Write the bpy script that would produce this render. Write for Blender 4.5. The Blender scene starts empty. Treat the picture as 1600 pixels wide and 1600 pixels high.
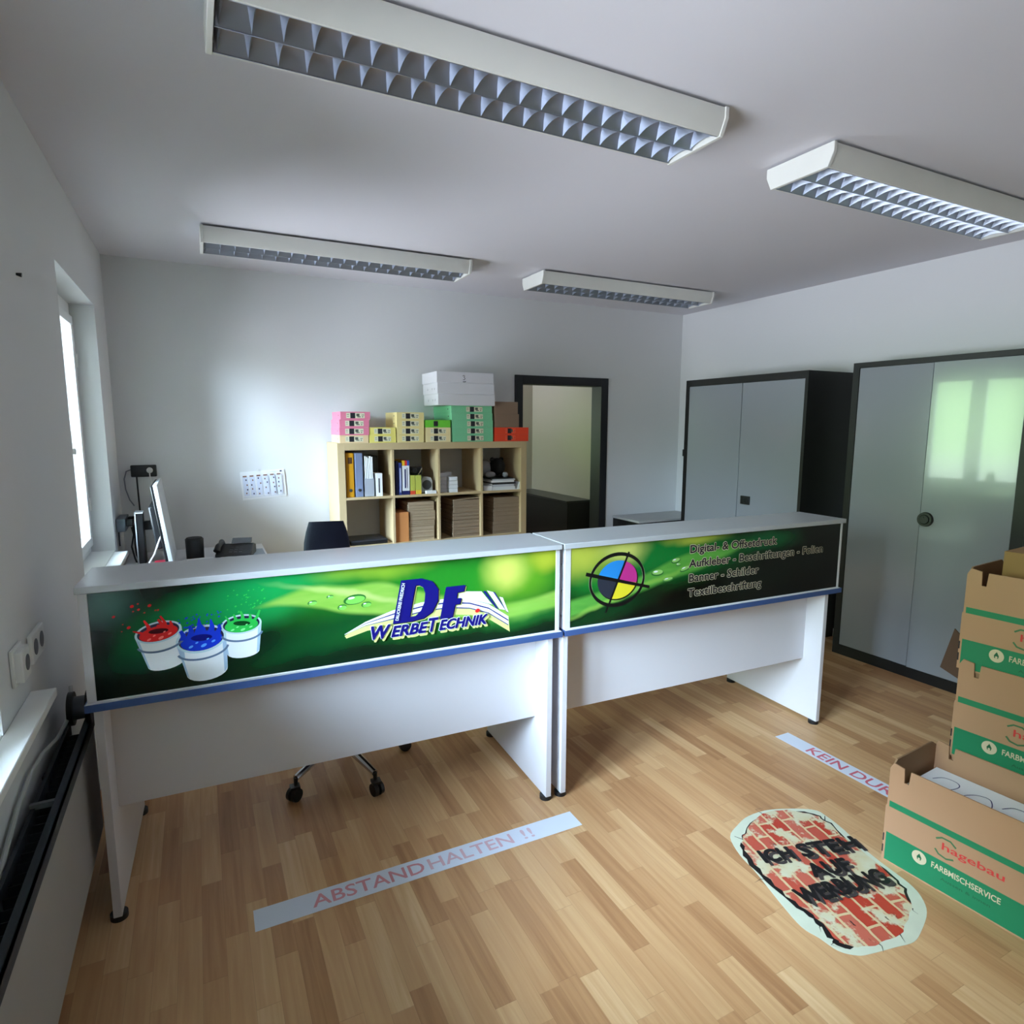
import bpy, bmesh, math, random
from mathutils import Vector, Matrix
random.seed(7)
sc = bpy.context.scene
COL = sc.collection
R = math.radians

# ---------------------------------------------------------------- camera
W, H, D0 = 4.7536, 2.6538, -6.6          # right wall, ceiling, front wall
def cam_matrix(c, yaw, pitch, roll):
    y, p, r = R(yaw), R(pitch), R(roll)
    f = Vector((math.sin(y)*math.cos(p), math.cos(y)*math.cos(p), math.sin(p)))
    rt = Vector((math.cos(y), -math.sin(y), 0)); up = rt.cross(f)
    rt2 = rt*math.cos(r)+up*math.sin(r); up2 = up*math.cos(r)-rt*math.sin(r)
    m = Matrix((rt2, up2, -f)).transposed().to_4x4(); m.translation = c
    return m
cd = bpy.data.cameras.new('camera'); cam = bpy.data.objects.new('camera', cd); COL.objects.link(cam)
cd.sensor_width = 36; cd.lens = 969.87/1600*36; cd.clip_start = 0.05
cam.matrix_world = cam_matrix(Vector((0.4719, -4.8086, 1.6013)), 26.8088, -8.0089, 0.1283)
sc.camera = cam

# ---------------------------------------------------------------- world: cloudy sky, trees round the horizon
def build_world():
    w = bpy.data.worlds.new('outdoors'); sc.world = w; w.use_nodes = True
    nt = w.node_tree; nt.nodes.clear(); N = nt.nodes.new; L = nt.links.new
    out = N('ShaderNodeOutputWorld'); bg = N('ShaderNodeBackground'); L(bg.outputs[0], out.inputs[0])
    tc = N('ShaderNodeTexCoord'); sep = N('ShaderNodeSeparateXYZ'); L(tc.outputs['Generated'], sep.inputs[0])
    n1 = N('ShaderNodeTexNoise'); n1.inputs['Scale'].default_value = 5; n1.inputs['Detail'].default_value = 5
    L(tc.outputs['Generated'], n1.inputs['Vector'])
    ad = N('ShaderNodeMath'); ad.operation = 'MULTIPLY_ADD'; ad.inputs[1].default_value = 0.34; L(n1.outputs[0], ad.inputs[0]); L(sep.outputs[2], ad.inputs[2])
    lo = N('ShaderNodeMath'); lo.operation = 'MULTIPLY_ADD'; lo.inputs[1].default_value = -0.70; L(sep.outputs[1], lo.inputs[0]); L(ad.outputs[0], lo.inputs[2])   # tree line height made up to steer the daylight: higher on the far side
    ramp = N('ShaderNodeValToRGB'); L(lo.outputs[0], ramp.inputs[0])
    e = ramp.color_ramp.elements
    e[0].position = 0.0; e[0].color = (0.12, 0.20, 0.10, 1)
    e[1].position = 0.10; e[1].color = (0.05, 0.07, 0.05, 1)
    for p_, c_ in ((0.22, (0.11, 0.145, 0.11, 1)), (0.34, (0.06, 0.08, 0.065, 1)), (0.46, (0.12, 0.155, 0.12, 1)), (0.60, (0.10, 0.13, 0.105, 1)), (0.68, (0.64, 0.80, 1.0, 1)), (0.95, (0.60, 0.77, 1.0, 1))):
        k = e.new(p_); k.color = c_
    gm = N('ShaderNodeMapRange'); L(sep.outputs[2], gm.inputs[0]); gm.inputs[1].default_value = -0.03; gm.inputs[2].default_value = -0.09
    gx = N('ShaderNodeMix'); gx.data_type = 'RGBA'; L(gm.outputs[0], gx.inputs[0]); L(ramp.outputs[0], gx.inputs[6]); gx.inputs[7].default_value = (0.20, 0.21, 0.24, 1)   # paved yard
    L(gx.outputs[2], bg.inputs[0]); bg.inputs[1].default_value = 88.0
build_world()
def portal(name, loc, rot, sx, sy):
    l = bpy.data.lights.new(name, 'AREA'); l.shape = 'RECTANGLE'; l.size = sx; l.size_y = sy
    l.cycles.is_portal = True
    o = bpy.data.objects.new(name, l); COL.objects.link(o); o.location = loc; o.rotation_euler = rot
portal('daylight_portal', (-0.235, -1.05, 1.56), (0, R(-90), 0), 1.41, 1.12)
portal('daylight_portal', (-0.235, -3.60, 1.56), (0, R(-90), 0), 1.41, 1.30)
portal('daylight_portal', (2.18, 2.165, 1.65), (0, R(-90), 0), 0.9, 0.43)  # sampling aid at the added hall opening
sc.view_settings.view_transform = 'Standard'; sc.view_settings.look = 'None'
sc.view_settings.gamma = 1; sc.view_settings.use_curve_mapping = False
sc.view_settings.exposure = 0.36
sc.cycles.use_denoising = True
sc.cycles.max_bounces = 10; sc.cycles.diffuse_bounces = 6; sc.cycles.transparent_max_bounces = 12
sc.cycles.sample_clamp_indirect = 8; sc.cycles.blur_glossy = 0.5

# ---------------------------------------------------------------- materials
def lin(c):
    f = lambda v: v/12.92 if v <= 0.04045 else ((v+0.055)/1.055)**2.4
    return tuple(f(v/255) for v in c)+(1,)
MATS = {}
def mat(name, rgb, rough=0.5, metal=0.0, var=0.05, scale=6.0, stretch=(1, 1, 1), bump=0.0, bscale=80, spec=0.5, coat=0.0):
    if name in MATS: return MATS[name]
    m = bpy.data.materials.new(name); m.use_nodes = True; MATS[name] = m
    nt = m.node_tree; N = nt.nodes.new; L = nt.links.new; b = nt.nodes['Principled BSDF']
    tc = N('ShaderNodeTexCoord'); mp = N('ShaderNodeMapping'); mp.inputs['Scale'].default_value = stretch
    L(tc.outputs['Object'], mp.inputs[0])
    n = N('ShaderNodeTexNoise'); n.inputs['Scale'].default_value = scale; n.inputs['Detail'].default_value = 3
    L(mp.outputs[0], n.inputs['Vector'])
    mx = N('ShaderNodeMix'); mx.data_type = 'RGBA'; L(n.outputs[0], mx.inputs[0])
    c = lin(rgb)
    mx.inputs[6].default_value = tuple(v*(1-var) for v in c[:3])+(1,)
    mx.inputs[7].default_value = tuple(min(1, v*(1+var)) for v in c[:3])+(1,)
    L(mx.outputs[2], b.inputs['Base Color'])
    b.inputs['Roughness'].default_value = rough; b.inputs['Metallic'].default_value = metal
    b.inputs['Specular IOR Level'].default_value = spec; b.inputs['Coat Weight'].default_value = coat
    if bump:
        n2 = N('ShaderNodeTexNoise'); n2.inputs['Scale'].default_value = bscale; L(mp.outputs[0], n2.inputs['Vector'])
        bp = N('ShaderNodeBump'); bp.inputs['Strength'].default_value = bump; bp.inputs['Distance'].default_value = 0.002
        L(n2.outputs[0], bp.inputs['Height']); L(bp.outputs[0], b.inputs['Normal'])
    return m
def glass_mat():
    m = bpy.data.materials.new('window_glass'); m.use_nodes = True; nt = m.node_tree; nt.nodes.clear(); N = nt.nodes.new; L = nt.links.new
    o = N('ShaderNodeOutputMaterial'); mx = N('ShaderNodeMixShader'); t = N('ShaderNodeBsdfTransparent'); g = N('ShaderNodeBsdfGlossy')
    f = N('ShaderNodeFresnel'); f.inputs[0].default_value = 1.45; g.inputs['Roughness'].default_value = 0.0
    t.inputs[0].default_value = (0.96, 0.98, 0.97, 1)
    L(f.outputs[0], mx.inputs[0]); L(t.outputs[0], mx.inputs[1]); L(g.outputs[0], mx.inputs[2]); L(mx.outputs[0], o.inputs[0])
    return m
GLASS = glass_mat()

def floor_mat():
    m = bpy.data.materials.new('strip_laminate'); m.use_nodes = True; nt = m.node_tree; N = nt.nodes.new; L = nt.links.new
    b = nt.nodes['Principled BSDF']; tc = N('ShaderNodeTexCoord'); sp = N('ShaderNodeSeparateXYZ'); L(tc.outputs['Object'], sp.inputs[0])
    def M(op, a, bb=None, c=None):
        n = N('ShaderNodeMath'); n.operation = op
        for i, v in enumerate((a, bb, c)):
            if v is None: continue
            if isinstance(v, (int, float)): n.inputs[i].default_value = v
            else: L(v, n.inputs[i])
        return n.outputs[0]
    xs = M('DIVIDE', sp.outputs[0], 0.0655); i = M('FLOOR', xs); fx = M('FRACT', xs)
    wn = N('ShaderNodeTexWhiteNoise'); wn.noise_dimensions = '1D'; L(i, wn.inputs['W'])
    ys = M('ADD', M('DIVIDE', sp.outputs[1], 0.43), M('MULTIPLY', wn.outputs['Value'], 9.7)); j = M('FLOOR', ys); fy = M('FRACT', ys)
    cv = N('ShaderNodeCombineXYZ'); L(i, cv.inputs[0]); L(j, cv.inputs[1])
    w2 = N('ShaderNodeTexWhiteNoise'); w2.noise_dimensions = '2D'; L(cv.outputs[0], w2.inputs['Vector'])
    gv = N('ShaderNodeCombineXYZ'); L(M('MULTIPLY', sp.outputs[0], 55.0), gv.inputs[0]); L(M('MULTIPLY', sp.outputs[1], 2.5), gv.inputs[1]); L(M('MULTIPLY', w2.outputs['Value'], 30.0), gv.inputs[2])
    gn = N('ShaderNodeTexNoise'); gn.inputs['Scale'].default_value = 1.0; gn.inputs['Detail'].default_value = 4; gn.inputs['Distortion'].default_value = 0.6; L(gv.outputs[0], gn.inputs['Vector'])
    mixv = M('ADD', M('MULTIPLY', w2.outputs['Value'], 0.66), M('MULTIPLY', M('SUBTRACT', gn.outputs[0], 0.5), 0.75))
    rp = N('ShaderNodeValToRGB'); L(M('ADD', mixv, 0.14), rp.inputs[0]); e = rp.color_ramp.elements
    e[0].position = 0.0; e[0].color = lin(FL[0]); e[1].position = 1.0; e[1].color = lin(FL[3])
    k = e.new(0.35); k.color = lin(FL[1]); k = e.new(0.7); k.color = lin(FL[2])
    edge = M('MAXIMUM', M('LESS_THAN', fx, 0.018), M('LESS_THAN', fy, 0.004))
    mx = N('ShaderNodeMix'); mx.data_type = 'RGBA'; L(M('MULTIPLY', edge, 0.35), mx.inputs[0]); L(rp.outputs[0], mx.inputs[6]); mx.inputs[7].default_value = lin((128, 92, 60))
    L(mx.outputs[2], b.inputs['Base Color']); b.inputs['Roughness'].default_value = 0.42; b.inputs['Specular IOR Level'].default_value = 0.4
    return m
FL = ((160, 113, 74), (187, 141, 97), (203, 161, 115), (220, 184, 140))

def picture_mat(name, base, blobs, leaf=None, rough=0.22):
    """printed photo: soft coloured patches (x, z, rx, rz, tilt, rgb, strength) and a leaf band between two curves"""
    ink = lambda c: tuple(v*.82 for v in lin(c)[:3])+(1,)
    m = bpy.data.materials.new(name); m.use_nodes = True; nt = m.node_tree; N = nt.nodes.new; L = nt.links.new
    b = nt.nodes['Principled BSDF']; b.inputs['Roughness'].default_value = rough
    tc = N('ShaderNodeTexCoord'); nz = N('ShaderNodeTexNoise'); nz.inputs['Scale'].default_value = 7; nz.inputs['Detail'].default_value = 2
    L(tc.outputs['Object'], nz.inputs['Vector'])
    va = N('ShaderNodeVectorMath'); va.operation = 'SUBTRACT'; L(nz.outputs['Color'], va.inputs[0]); va.inputs[1].default_value = (.5, .5, .5)
    vs = N('ShaderNodeVectorMath'); vs.operation = 'MULTIPLY_ADD'; L(va.outputs[0], vs.inputs[0]); vs.inputs[1].default_value = (.06, 0, .06); L(tc.outputs['Object'], vs.inputs[2])
    cur = None
    def mixc(fac, col, curr):
        mx = N('ShaderNodeMix'); mx.data_type = 'RGBA'; L(fac, mx.inputs[0])
        if curr is None: mx.inputs[6].default_value = ink(base)
        else: L(curr, mx.inputs[6])
        if isinstance(col, tuple): mx.inputs[7].default_value = ink(col)
        else: L(col, mx.inputs[7])
        return mx.outputs[2]
    def do(bl, curr):
        for (x, z, rx, rz, t, c, s) in bl:
            mp = N('ShaderNodeMapping'); mp.vector_type = 'TEXTURE'; L(vs.outputs[0], mp.inputs[0])
            mp.inputs['Location'].default_value = (x, 0, z); mp.inputs['Rotation'].default_value = (0, R(-t), 0); mp.inputs['Scale'].default_value = (rx, 50, rz)
            ln = N('ShaderNodeVectorMath'); ln.operation = 'LENGTH'; L(mp.outputs[0], ln.inputs[0])
            mr = N('ShaderNodeMapRange'); mr.interpolation_type = 'SMOOTHSTEP'; L(ln.outputs['Value'], mr.inputs[0])
            mr.inputs[1].default_value = 0.15; mr.inputs[2].default_value = 1.6; mr.inputs[3].default_value = s; mr.inputs[4].default_value = 0.0
            curr = mixc(mr.outputs[0], c, curr)
        return curr
    cur = do(blobs, None)
    if leaf:
        x0, x1, up, lo, c1, c2, after, su, sl = leaf
        sp = N('ShaderNodeSeparateXYZ'); L(tc.outputs['Object'], sp.inputs[0])
        mr = N('ShaderNodeMapRange'); L(sp.outputs[0], mr.inputs[0]); mr.inputs[1].default_value = x0; mr.inputs[2].default_value = x1
        def curve(pts):
            n = N('ShaderNodeFloatCurve'); c = n.mapping.curves[0]
            pts = [((x-x0)/(x1-x0), (z-.7)/.5) for x, z in pts]
            c.points[0].location = pts[0]; c.points[-1].location = pts[-1]
            for q in pts[1:-1]: c.points.new(*q)
            n.mapping.update(); L(mr.outputs[0], n.inputs['Value'])
            k = N('ShaderNodeMath'); k.operation = 'MULTIPLY_ADD'; L(n.outputs[0], k.inputs[0]); k.inputs[1].default_value = .5; k.inputs[2].default_value = .7
            return k.outputs[0]
        def step(a, b_, s):
            d = N('ShaderNodeMath'); d.operation = 'SUBTRACT'; L(a, d.inputs[0]); L(b_, d.inputs[1])
            r = N('ShaderNodeMapRange'); r.interpolation_type = 'SMOOTHSTEP'; L(d.outputs[0], r.inputs[0]); r.inputs[1].default_value = -s; r.inputs[2].default_value = s
            return r.outputs[0]
        f = N('ShaderNodeMath'); f.operation = 'MULTIPLY'; L(step(curve(up), sp.outputs[2], su), f.inputs[0]); L(step(sp.outputs[2], curve(lo), sl), f.inputs[1])
        n2 = N('ShaderNodeTexNoise'); n2.inputs['Scale'].default_value = 14; mp = N('ShaderNodeMapping'); mp.inputs['Scale'].default_value = (.5, 1, 2); mp.inputs['Rotation'].default_value = (0, R(12), 0)
        L(tc.outputs['Object'], mp.inputs[0]); L(mp.outputs[0], n2.inputs['Vector'])
        lm = N('ShaderNodeMix'); lm.data_type = 'RGBA'; L(n2.outputs[0], lm.inputs[0]); lm.inputs[6].default_value = ink(c1); lm.inputs[7].default_value = ink(c2)
        cur = mixc(f.outputs[0], lm.outputs[2], cur)
        cur = do(after, cur)
    L(cur, b.inputs['Base Color'])
    return m

# ---------------------------------------------------------------- mesh builder
class MB:
    def __init__(s): s.v = []; s.f = []; s.m = []
    def add(s, vs, fs, mi=0, M=None):
        o = len(s.v); s.v += [tuple(M @ Vector(v)) if M else tuple(v) for v in vs]
        s.f += [tuple(i+o for i in f) for f in fs]; s.m += [mi]*len(fs)
        return s
    def box(s, x0, x1, y0, y1, z0, z1, mi=0, M=None):
        v = [(x0, y0, z0), (x1, y0, z0), (x1, y1, z0), (x0, y1, z0), (x0, y0, z1), (x1, y0, z1), (x1, y1, z1), (x0, y1, z1)]
        return s.add(v, [(3, 2, 1, 0), (4, 5, 6, 7), (0, 1, 5, 4), (1, 2, 6, 5), (2, 3, 7, 6), (3, 0, 4, 7)], mi, M)
    def prism(s, pts, a, b, ax='z', mi=0, M=None):
        """outline extruded from a to b along an axis; z: (x,y), y: (x,z), x: (y,z)"""
        g = {'z': lambda p, t: (p[0], p[1], t), 'y': lambda p, t: (p[0], t, p[1]), 'x': lambda p, t: (t, p[0], p[1])}[ax]
        n = len(pts); ar = sum(pts[i][0]*pts[(i+1) % n][1]-pts[(i+1) % n][0]*pts[i][1] for i in range(n))
        if (ar < 0): pts = pts[::-1]
        if ax == 'y': pts = pts[::-1]
        v = [g(p, a) for p in pts]+[g(p, b) for p in pts]
        f = [tuple(range(n))[::-1], tuple(range(n, 2*n))]+[(i, (i+1) % n, n+(i+1) % n, n+i) for i in range(n)]
        if a > b: f = [q[::-1] for q in f]
        return s.add(v, f, mi, M)
    def cone(s, p0, p1, r0, r1=None, n=16, mi=0, caps=True):
        r1 = r0 if r1 is None else r1; p0, p1 = Vector(p0), Vector(p1); d = (p1-p0).normalized()
        a = d.orthogonal().normalized(); b = d.cross(a); v = []
        for p, r in ((p0, r0), (p1, r1)):
            v += [p+(a*math.cos(2*math.pi*i/n)+b*math.sin(2*math.pi*i/n))*r for i in range(n)]
        f = [(i, (i+1) % n, n+(i+1) % n, n+i) for i in range(n)]
        if caps: f += [tuple(range(n))[::-1], tuple(range(n, 2*n))]
        return s.add(v, f, mi)
    def tube(s, path, r, n=8, mi=0):
        P = [Vector(p) for p in path]; rr = r if isinstance(r, (list, tuple)) else [r]*len(P)
        up = None; v = []; k = len(P)
        for i, p in enumerate(P):
            d = (P[min(i+1, k-1)]-P[max(i-1, 0)]).normalized()
            a = d.orthogonal().normalized() if up is None else (up-d*up.dot(d)).normalized(); up = a; b = d.cross(a)
            v += [p+(a*math.cos(2*math.pi*j/n)+b*math.sin(2*math.pi*j/n))*rr[i] for j in range(n)]
        f = [(i*n+j, i*n+(j+1) % n, (i+1)*n+(j+1) % n, (i+1)*n+j) for i in range(k-1) for j in range(n)]
        f += [tuple(range(n))[::-1], tuple(range((k-1)*n, k*n))]
        return s.add(v, f, mi)
    def ball(s, c, rx, ry=None, rz=None, nu=16, nv=10, mi=0, M=None):
        ry = rx if ry is None else ry; rz = rx if rz is None else rz; v = [(c[0], c[1], c[2]-rz)]
        for i in range(1, nv):
            t = math.pi*i/nv-math.pi/2
            v += [(c[0]+rx*math.cos(t)*math.cos(2*math.pi*j/nu), c[1]+ry*math.cos(t)*math.sin(2*math.pi*j/nu), c[2]+rz*math.sin(t)) for j in range(nu)]
        v.append((c[0], c[1], c[2]+rz)); e = len(v)-1
        f = [(0, 1+(j+1) % nu, 1+j) for j in range(nu)]
        f += [(1+i*nu+j, 1+i*nu+(j+1) % nu, 1+(i+1)*nu+(j+1) % nu, 1+(i+1)*nu+j) for i in range(nv-2) for j in range(nu)]
        f += [(e, 1+(nv-2)*nu+j, 1+(nv-2)*nu+(j+1) % nu) for j in range(nu)]
        return s.add(v, f, mi, M)
    def build(s, name, mats, parent=None, bevel=0, smooth=True, loc=None):
        me = bpy.data.meshes.new(name); me.from_pydata(s.v, [], s.f)
        for m in (mats if isinstance(mats, (list, tuple)) else [mats]): me.materials.append(m)
        me.polygons.foreach_set('material_index', s.m); me.update()
        if smooth: me.shade_smooth(); me.set_sharp_from_angle(angle=0.6)
        o = bpy.data.objects.new(name, me); COL.objects.link(o)
        if parent: o.parent = parent
        if loc: o.location = loc
        if bevel:
            b = o.modifiers.new('bevel', 'BEVEL'); b.width = bevel; b.segments = 2; b.limit_method = 'ANGLE'; b.angle_limit = 0.7
        return o
def tag(o, label, cat, group=None):
    o['label'] = label; o['category'] = cat
    if group: o['group'] = group
    return o
def thing(name, label, cat, loc=(0, 0, 0), rz=0, group=None):
    o = bpy.data.objects.new(name, None); COL.objects.link(o); o.location = loc; o.rotation_euler = (0, 0, rz); o.empty_display_size = 0.1
    return tag(o, label, cat, group)
def struct(o): o['kind'] = 'structure'; return o
def dup(root, loc, rz, label, group=None):
    r = root.copy(); COL.objects.link(r); r.location = loc; r.rotation_euler = (0, 0, rz); r['label'] = label
    if group: r['group'] = group
    for ch in list(root.children):
        c = ch.copy(); COL.objects.link(c); c.parent = r
        for g in list(ch.children):
            d = g.copy(); COL.objects.link(d); d.parent = c
    return r
BOX = lambda *a: MB().box(*a)

# text -> flat triangles in its own plane (u, v)
def text_geo(s, size, bold=0.0, shear=0.0, xs=1.0, spacing=1.0, align='LEFT'):
    c = bpy.data.curves.new('t', 'FONT'); c.body = s; c.size = size; c.offset = bold*size; c.shear = shear
    c.space_character = spacing; c.align_x = align; c.resolution_u = 3; c.fill_mode = 'FRONT'
    o = bpy.data.objects.new('t', c); COL.objects.link(o)
    dg = bpy.context.evaluated_depsgraph_get(); me = bpy.data.meshes.new_from_object(o.evaluated_get(dg))
    v = [(p.co.x*xs, p.co.y) for p in me.vertices]; f = [tuple(p.vertices) for p in me.polygons]
    bpy.data.objects.remove(o); bpy.data.curves.remove(c); bpy.data.meshes.remove(me)
    return v, f
def fit_text(s, w, h, bold=0.0, shear=0.0, capref=None):
    """text scaled so that its ink is w wide and h high, from (0,0)"""
    v, f = text_geo(s, 1.0, bold, shear)
    x0 = min(p[0] for p in v); x1 = max(p[0] for p in v); y0 = min(p[1] for p in v); y1 = max(p[1] for p in v)
    if capref is not None: y0 = 0.0; y1 = capref
    return [((p[0]-x0)/(x1-x0)*w, (p[1]-y0)/(y1-y0)*h) for p in v], f
def ribbon(pts, w, closed=False):
    """flat stroke of width w (number or list) along 2-D points"""
    n = len(pts); v = []; ww = w if isinstance(w, (list, tuple)) else [w]*n
    for i in range(n):
        a = Vector(pts[(i-1) % n] if closed or i > 0 else pts[0]); b = Vector(pts[(i+1) % n] if closed or i < n-1 else pts[-1])
        d = (b-a).normalized(); q = Vector((-d.y, d.x))*ww[i]/2; p = Vector(pts[i]); v += [tuple(p-q), tuple(p+q)]
    k = n if closed else n-1
    return v, [(2*i, 2*((i+1) % n), 2*((i+1) % n)+1, 2*i+1) for i in range(k)]
def ell(cx, cy, rx, ry, t=0, n=28, a0=0, a1=360):
    t = R(t); out = []
    k = n if a1-a0 >= 360 else n+1
    for i in range(k):
        a = R(a0+(a1-a0)*i/n); x, y = rx*math.cos(a), ry*math.sin(a)
        out.append((cx+x*math.cos(t)-y*math.sin(t), cy+x*math.sin(t)+y*math.cos(t)))
    return out
class Print:
    """flat ink layers on a plane; place(u, v, layer) -> 3-D point"""
    def __init__(s, place): s.mb = MB(); s.pl = place; s.k = 0
    def poly(s, pts, mi): s.k += 1; s.mb.add([s.pl(u, v, s.k) for u, v in pts], [tuple(range(len(pts)))], mi); return s
    def geo(s, g, mi, off=(0, 0), rot=0):
        s.k += 1; c, q = math.cos(R(rot)), math.sin(R(rot))
        s.mb.add([s.pl(off[0]+u*c-v*q, off[1]+u*q+v*c, s.k) for u, v in g[0]], g[1], mi); return s
    def bold(s, g, mi, off, rot, rad):
        for i in range(9):
            a = i*math.pi/4; o = (0, 0) if i == 8 else (rad*math.cos(a), rad*math.sin(a))
            s.geo(g, mi, (off[0]+o[0], off[1]+o[1]), rot); s.k -= .7
        s.k += .4; return s
    def build(s, name, mats, parent=None): return s.mb.build(name, mats, parent, smooth=False)

# common materials
WHITE = mat('wall_paint', (218, 219, 220), 0.9, var=0.015, scale=2.0, bump=0.25, bscale=60, spec=0.2)
CEIL = mat('ceiling_paint', (216, 214, 220), 0.95, var=0.015, scale=2.0, bump=0.12, bscale=70, spec=0.2)
HALL = mat('hall_paint', (192, 188, 174), 0.9, var=0.02, spec=0.2)
PLW = mat('white_plastic', (226, 227, 225), 0.4)
BLK = mat('black_plastic', (20, 21, 24), 0.45)
BLKM = mat('black_steel', (9, 9, 11), 0.5, var=0.15)
PAPER = mat('white_paper', (236, 237, 240), 0.8, var=0.02)
INK = mat('dark_ink', (28, 28, 36), 0.7)
CHROME = mat('chrome', (205, 208, 212), 0.12, 1.0)

# ================================================================ room shell
T = 0.25
def wall_openings(name, axis, c0, c1, a0, a1, z1, ops, m):
    """wall between planes c0..c1 from a0 to a1 with rectangular openings (b0, b1, zb, zt)"""
    mb = MB()
    def bx(p, q, lo, hi):
        if q-p < 1e-6 or hi-lo < 1e-6: return
        if axis == 'x': mb.box(c0, c1, p, q, lo, hi)
        else: mb.box(p, q, c0, c1, lo, hi)
    cur = a0
    for b0, b1, zb, zt in sorted(ops):
        bx(cur, b0, 0, z1); bx(b0, b1, 0, zb); bx(b0, b1, zt, z1); cur = b1
    bx(cur, a1, 0, z1)
    return struct(mb.build(name, m, smooth=False))
WIN1 = (-1.6103, -0.4908, 0.835, 2.265); WIN2 = (-4.25, -2.95, 0.835, 2.265)
wall_openings('wall_left', 'x', -T, 0, D0-T, 0.12, H, [WIN1, WIN2], WHITE)
DX0, DX1, DZ = 2.985, 3.82, 1.957
wall_openings('wall_back', 'y', 0, 0.12, 0, W, H, [(DX0, DX1, 0, DZ)], WHITE)
struct(BOX(W, W+T, D0-T, 0.12, 0, H).build('wall_right', WHITE))
wall_openings('wall_front', 'y', D0-T, D0, 0, W, H, [], WHITE)
struct(BOX(-T, W+T, D0-T, 2.61, -0.12, 0).build('floor', floor_mat()))
struct(BOX(-T, W+T, D0-T, 2.61, H, H+0.12).build('ceiling', CEIL))
HX0, HX1, HY1 = 2.3, 4.46, 2.49
wall_openings('wall_hall_left', 'x', HX0-0.12, HX0, 0.12, HY1+.12, H, [(1.95, 2.38, 1.2, 2.1)], HALL)  # unseen opening, added to bring daylight into the hall
struct(BOX(HX1, HX1+.12, 0.12, HY1, 0, H).build('wall_hall_right', HALL))
struct(BOX(HX0, HX1+.12, HY1, HY1+.12, 0, H).build('wall_hall_back', HALL))
# skirting seen beside the cabinets
struct(BOX(0.0, 2.9, -0.012, 0, 0, 0.06).build('baseboard_back', PLW))
struct(BOX(W-0.012, W, D0, -0.02, 0, 0.06).build('baseboard_right', PLW))

# ---- windows
WFR = mat('window_frame_white', (238, 240, 241), 0.35)
SILL = mat('sill_white', (240, 241, 240), 0.3)
def window(name, y0, y1, z0, z1):
    w = bpy.data.objects.new(name, None); COL.objects.link(w); w.location = (-0.12, (y0+y1)/2, z0); struct(w)
    a, h = (y1-y0)/2, z1-z0; fr = MB(); t = 0.055
    fr.box(-.07, 0, -a, a, 0, t); fr.box(-.07, 0, -a, a, h-t-.03, h); fr.box(-.07, 0, -a, -a+t, t, h-t); fr.box(-.07, 0, a-t, a, t, h-t); fr.box(-.07, 0.0, -.03, .03, t, h-t)
    fr.build('window_frame', WFR, w, bevel=.004)
    for s in (-1, 1):
        sa, sb = (-a+t-.01, -.025) if s < 0 else (.025, a-t+.01); zb, zt = t-.01, h-t-.02; q = .05; m = MB()
        m.box(-.05, .018, sa, sb, zb, zb+q); m.box(-.05, .018, sa, sb, zt-q, zt); m.box(-.05, .018, sa, sa+q, zb+q, zt-q); m.box(-.05, .018, sb-q, sb, zb+q, zt-q)
        o = m.build('sash', WFR, w, bevel=.004)
        BOX(-.022, -.016, sa+q, sb-q, zb+q, zt-q).build('pane', GLASS, o)
        hg = MB()
        for zz in (.25, h-.35): hg.cone((.02, s*(a-t-.0), zz), (.02, s*(a-t), zz+.07), .009, n=10)
        hg.build('hinge', PLW, o)
        if s > 0:
            MB().box(.018, .03, .035, .06, h*.42, h*.42+.12).box(.03, .045, .04, .055, h*.42, h*.42+.03).build('handle', PLW, o, bevel=.003)
    return w
window('window_1', WIN1[0], WIN1[1], .855, WIN1[3])
window('window_2', WIN2[0], WIN2[1], .855, WIN2[3])
struct(MB().box(-.13, 0.0, WIN1[0], WIN1[1], .835, .855).box(0.0, .07, WIN1[0]-.07, WIN1[1]-.06, .83, .855).build('trim_1', SILL, bevel=.003))
struct(MB().box(-.13, 0.0, WIN2[0], WIN2[1], .817, .837).box(0.0, .062, WIN2[0]-.07, -2.665, .812, .837).build('trim_2', SILL, bevel=.003))
# ---- black door frame in the back wall
m = MB(); fw = .065
m.box(DX0-fw+.003, DX0+.012, -.018, .14, 0, DZ+fw); m.box(DX1-.012, DX1+fw, -.018, .14, 0, DZ+fw); m.box(DX0+.012, DX1-.012, -.018, .14, DZ-.008, DZ+fw)
df = struct(m.build('door_1', mat('door_frame_black', (22, 23, 28), .5), bevel=.003))

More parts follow.
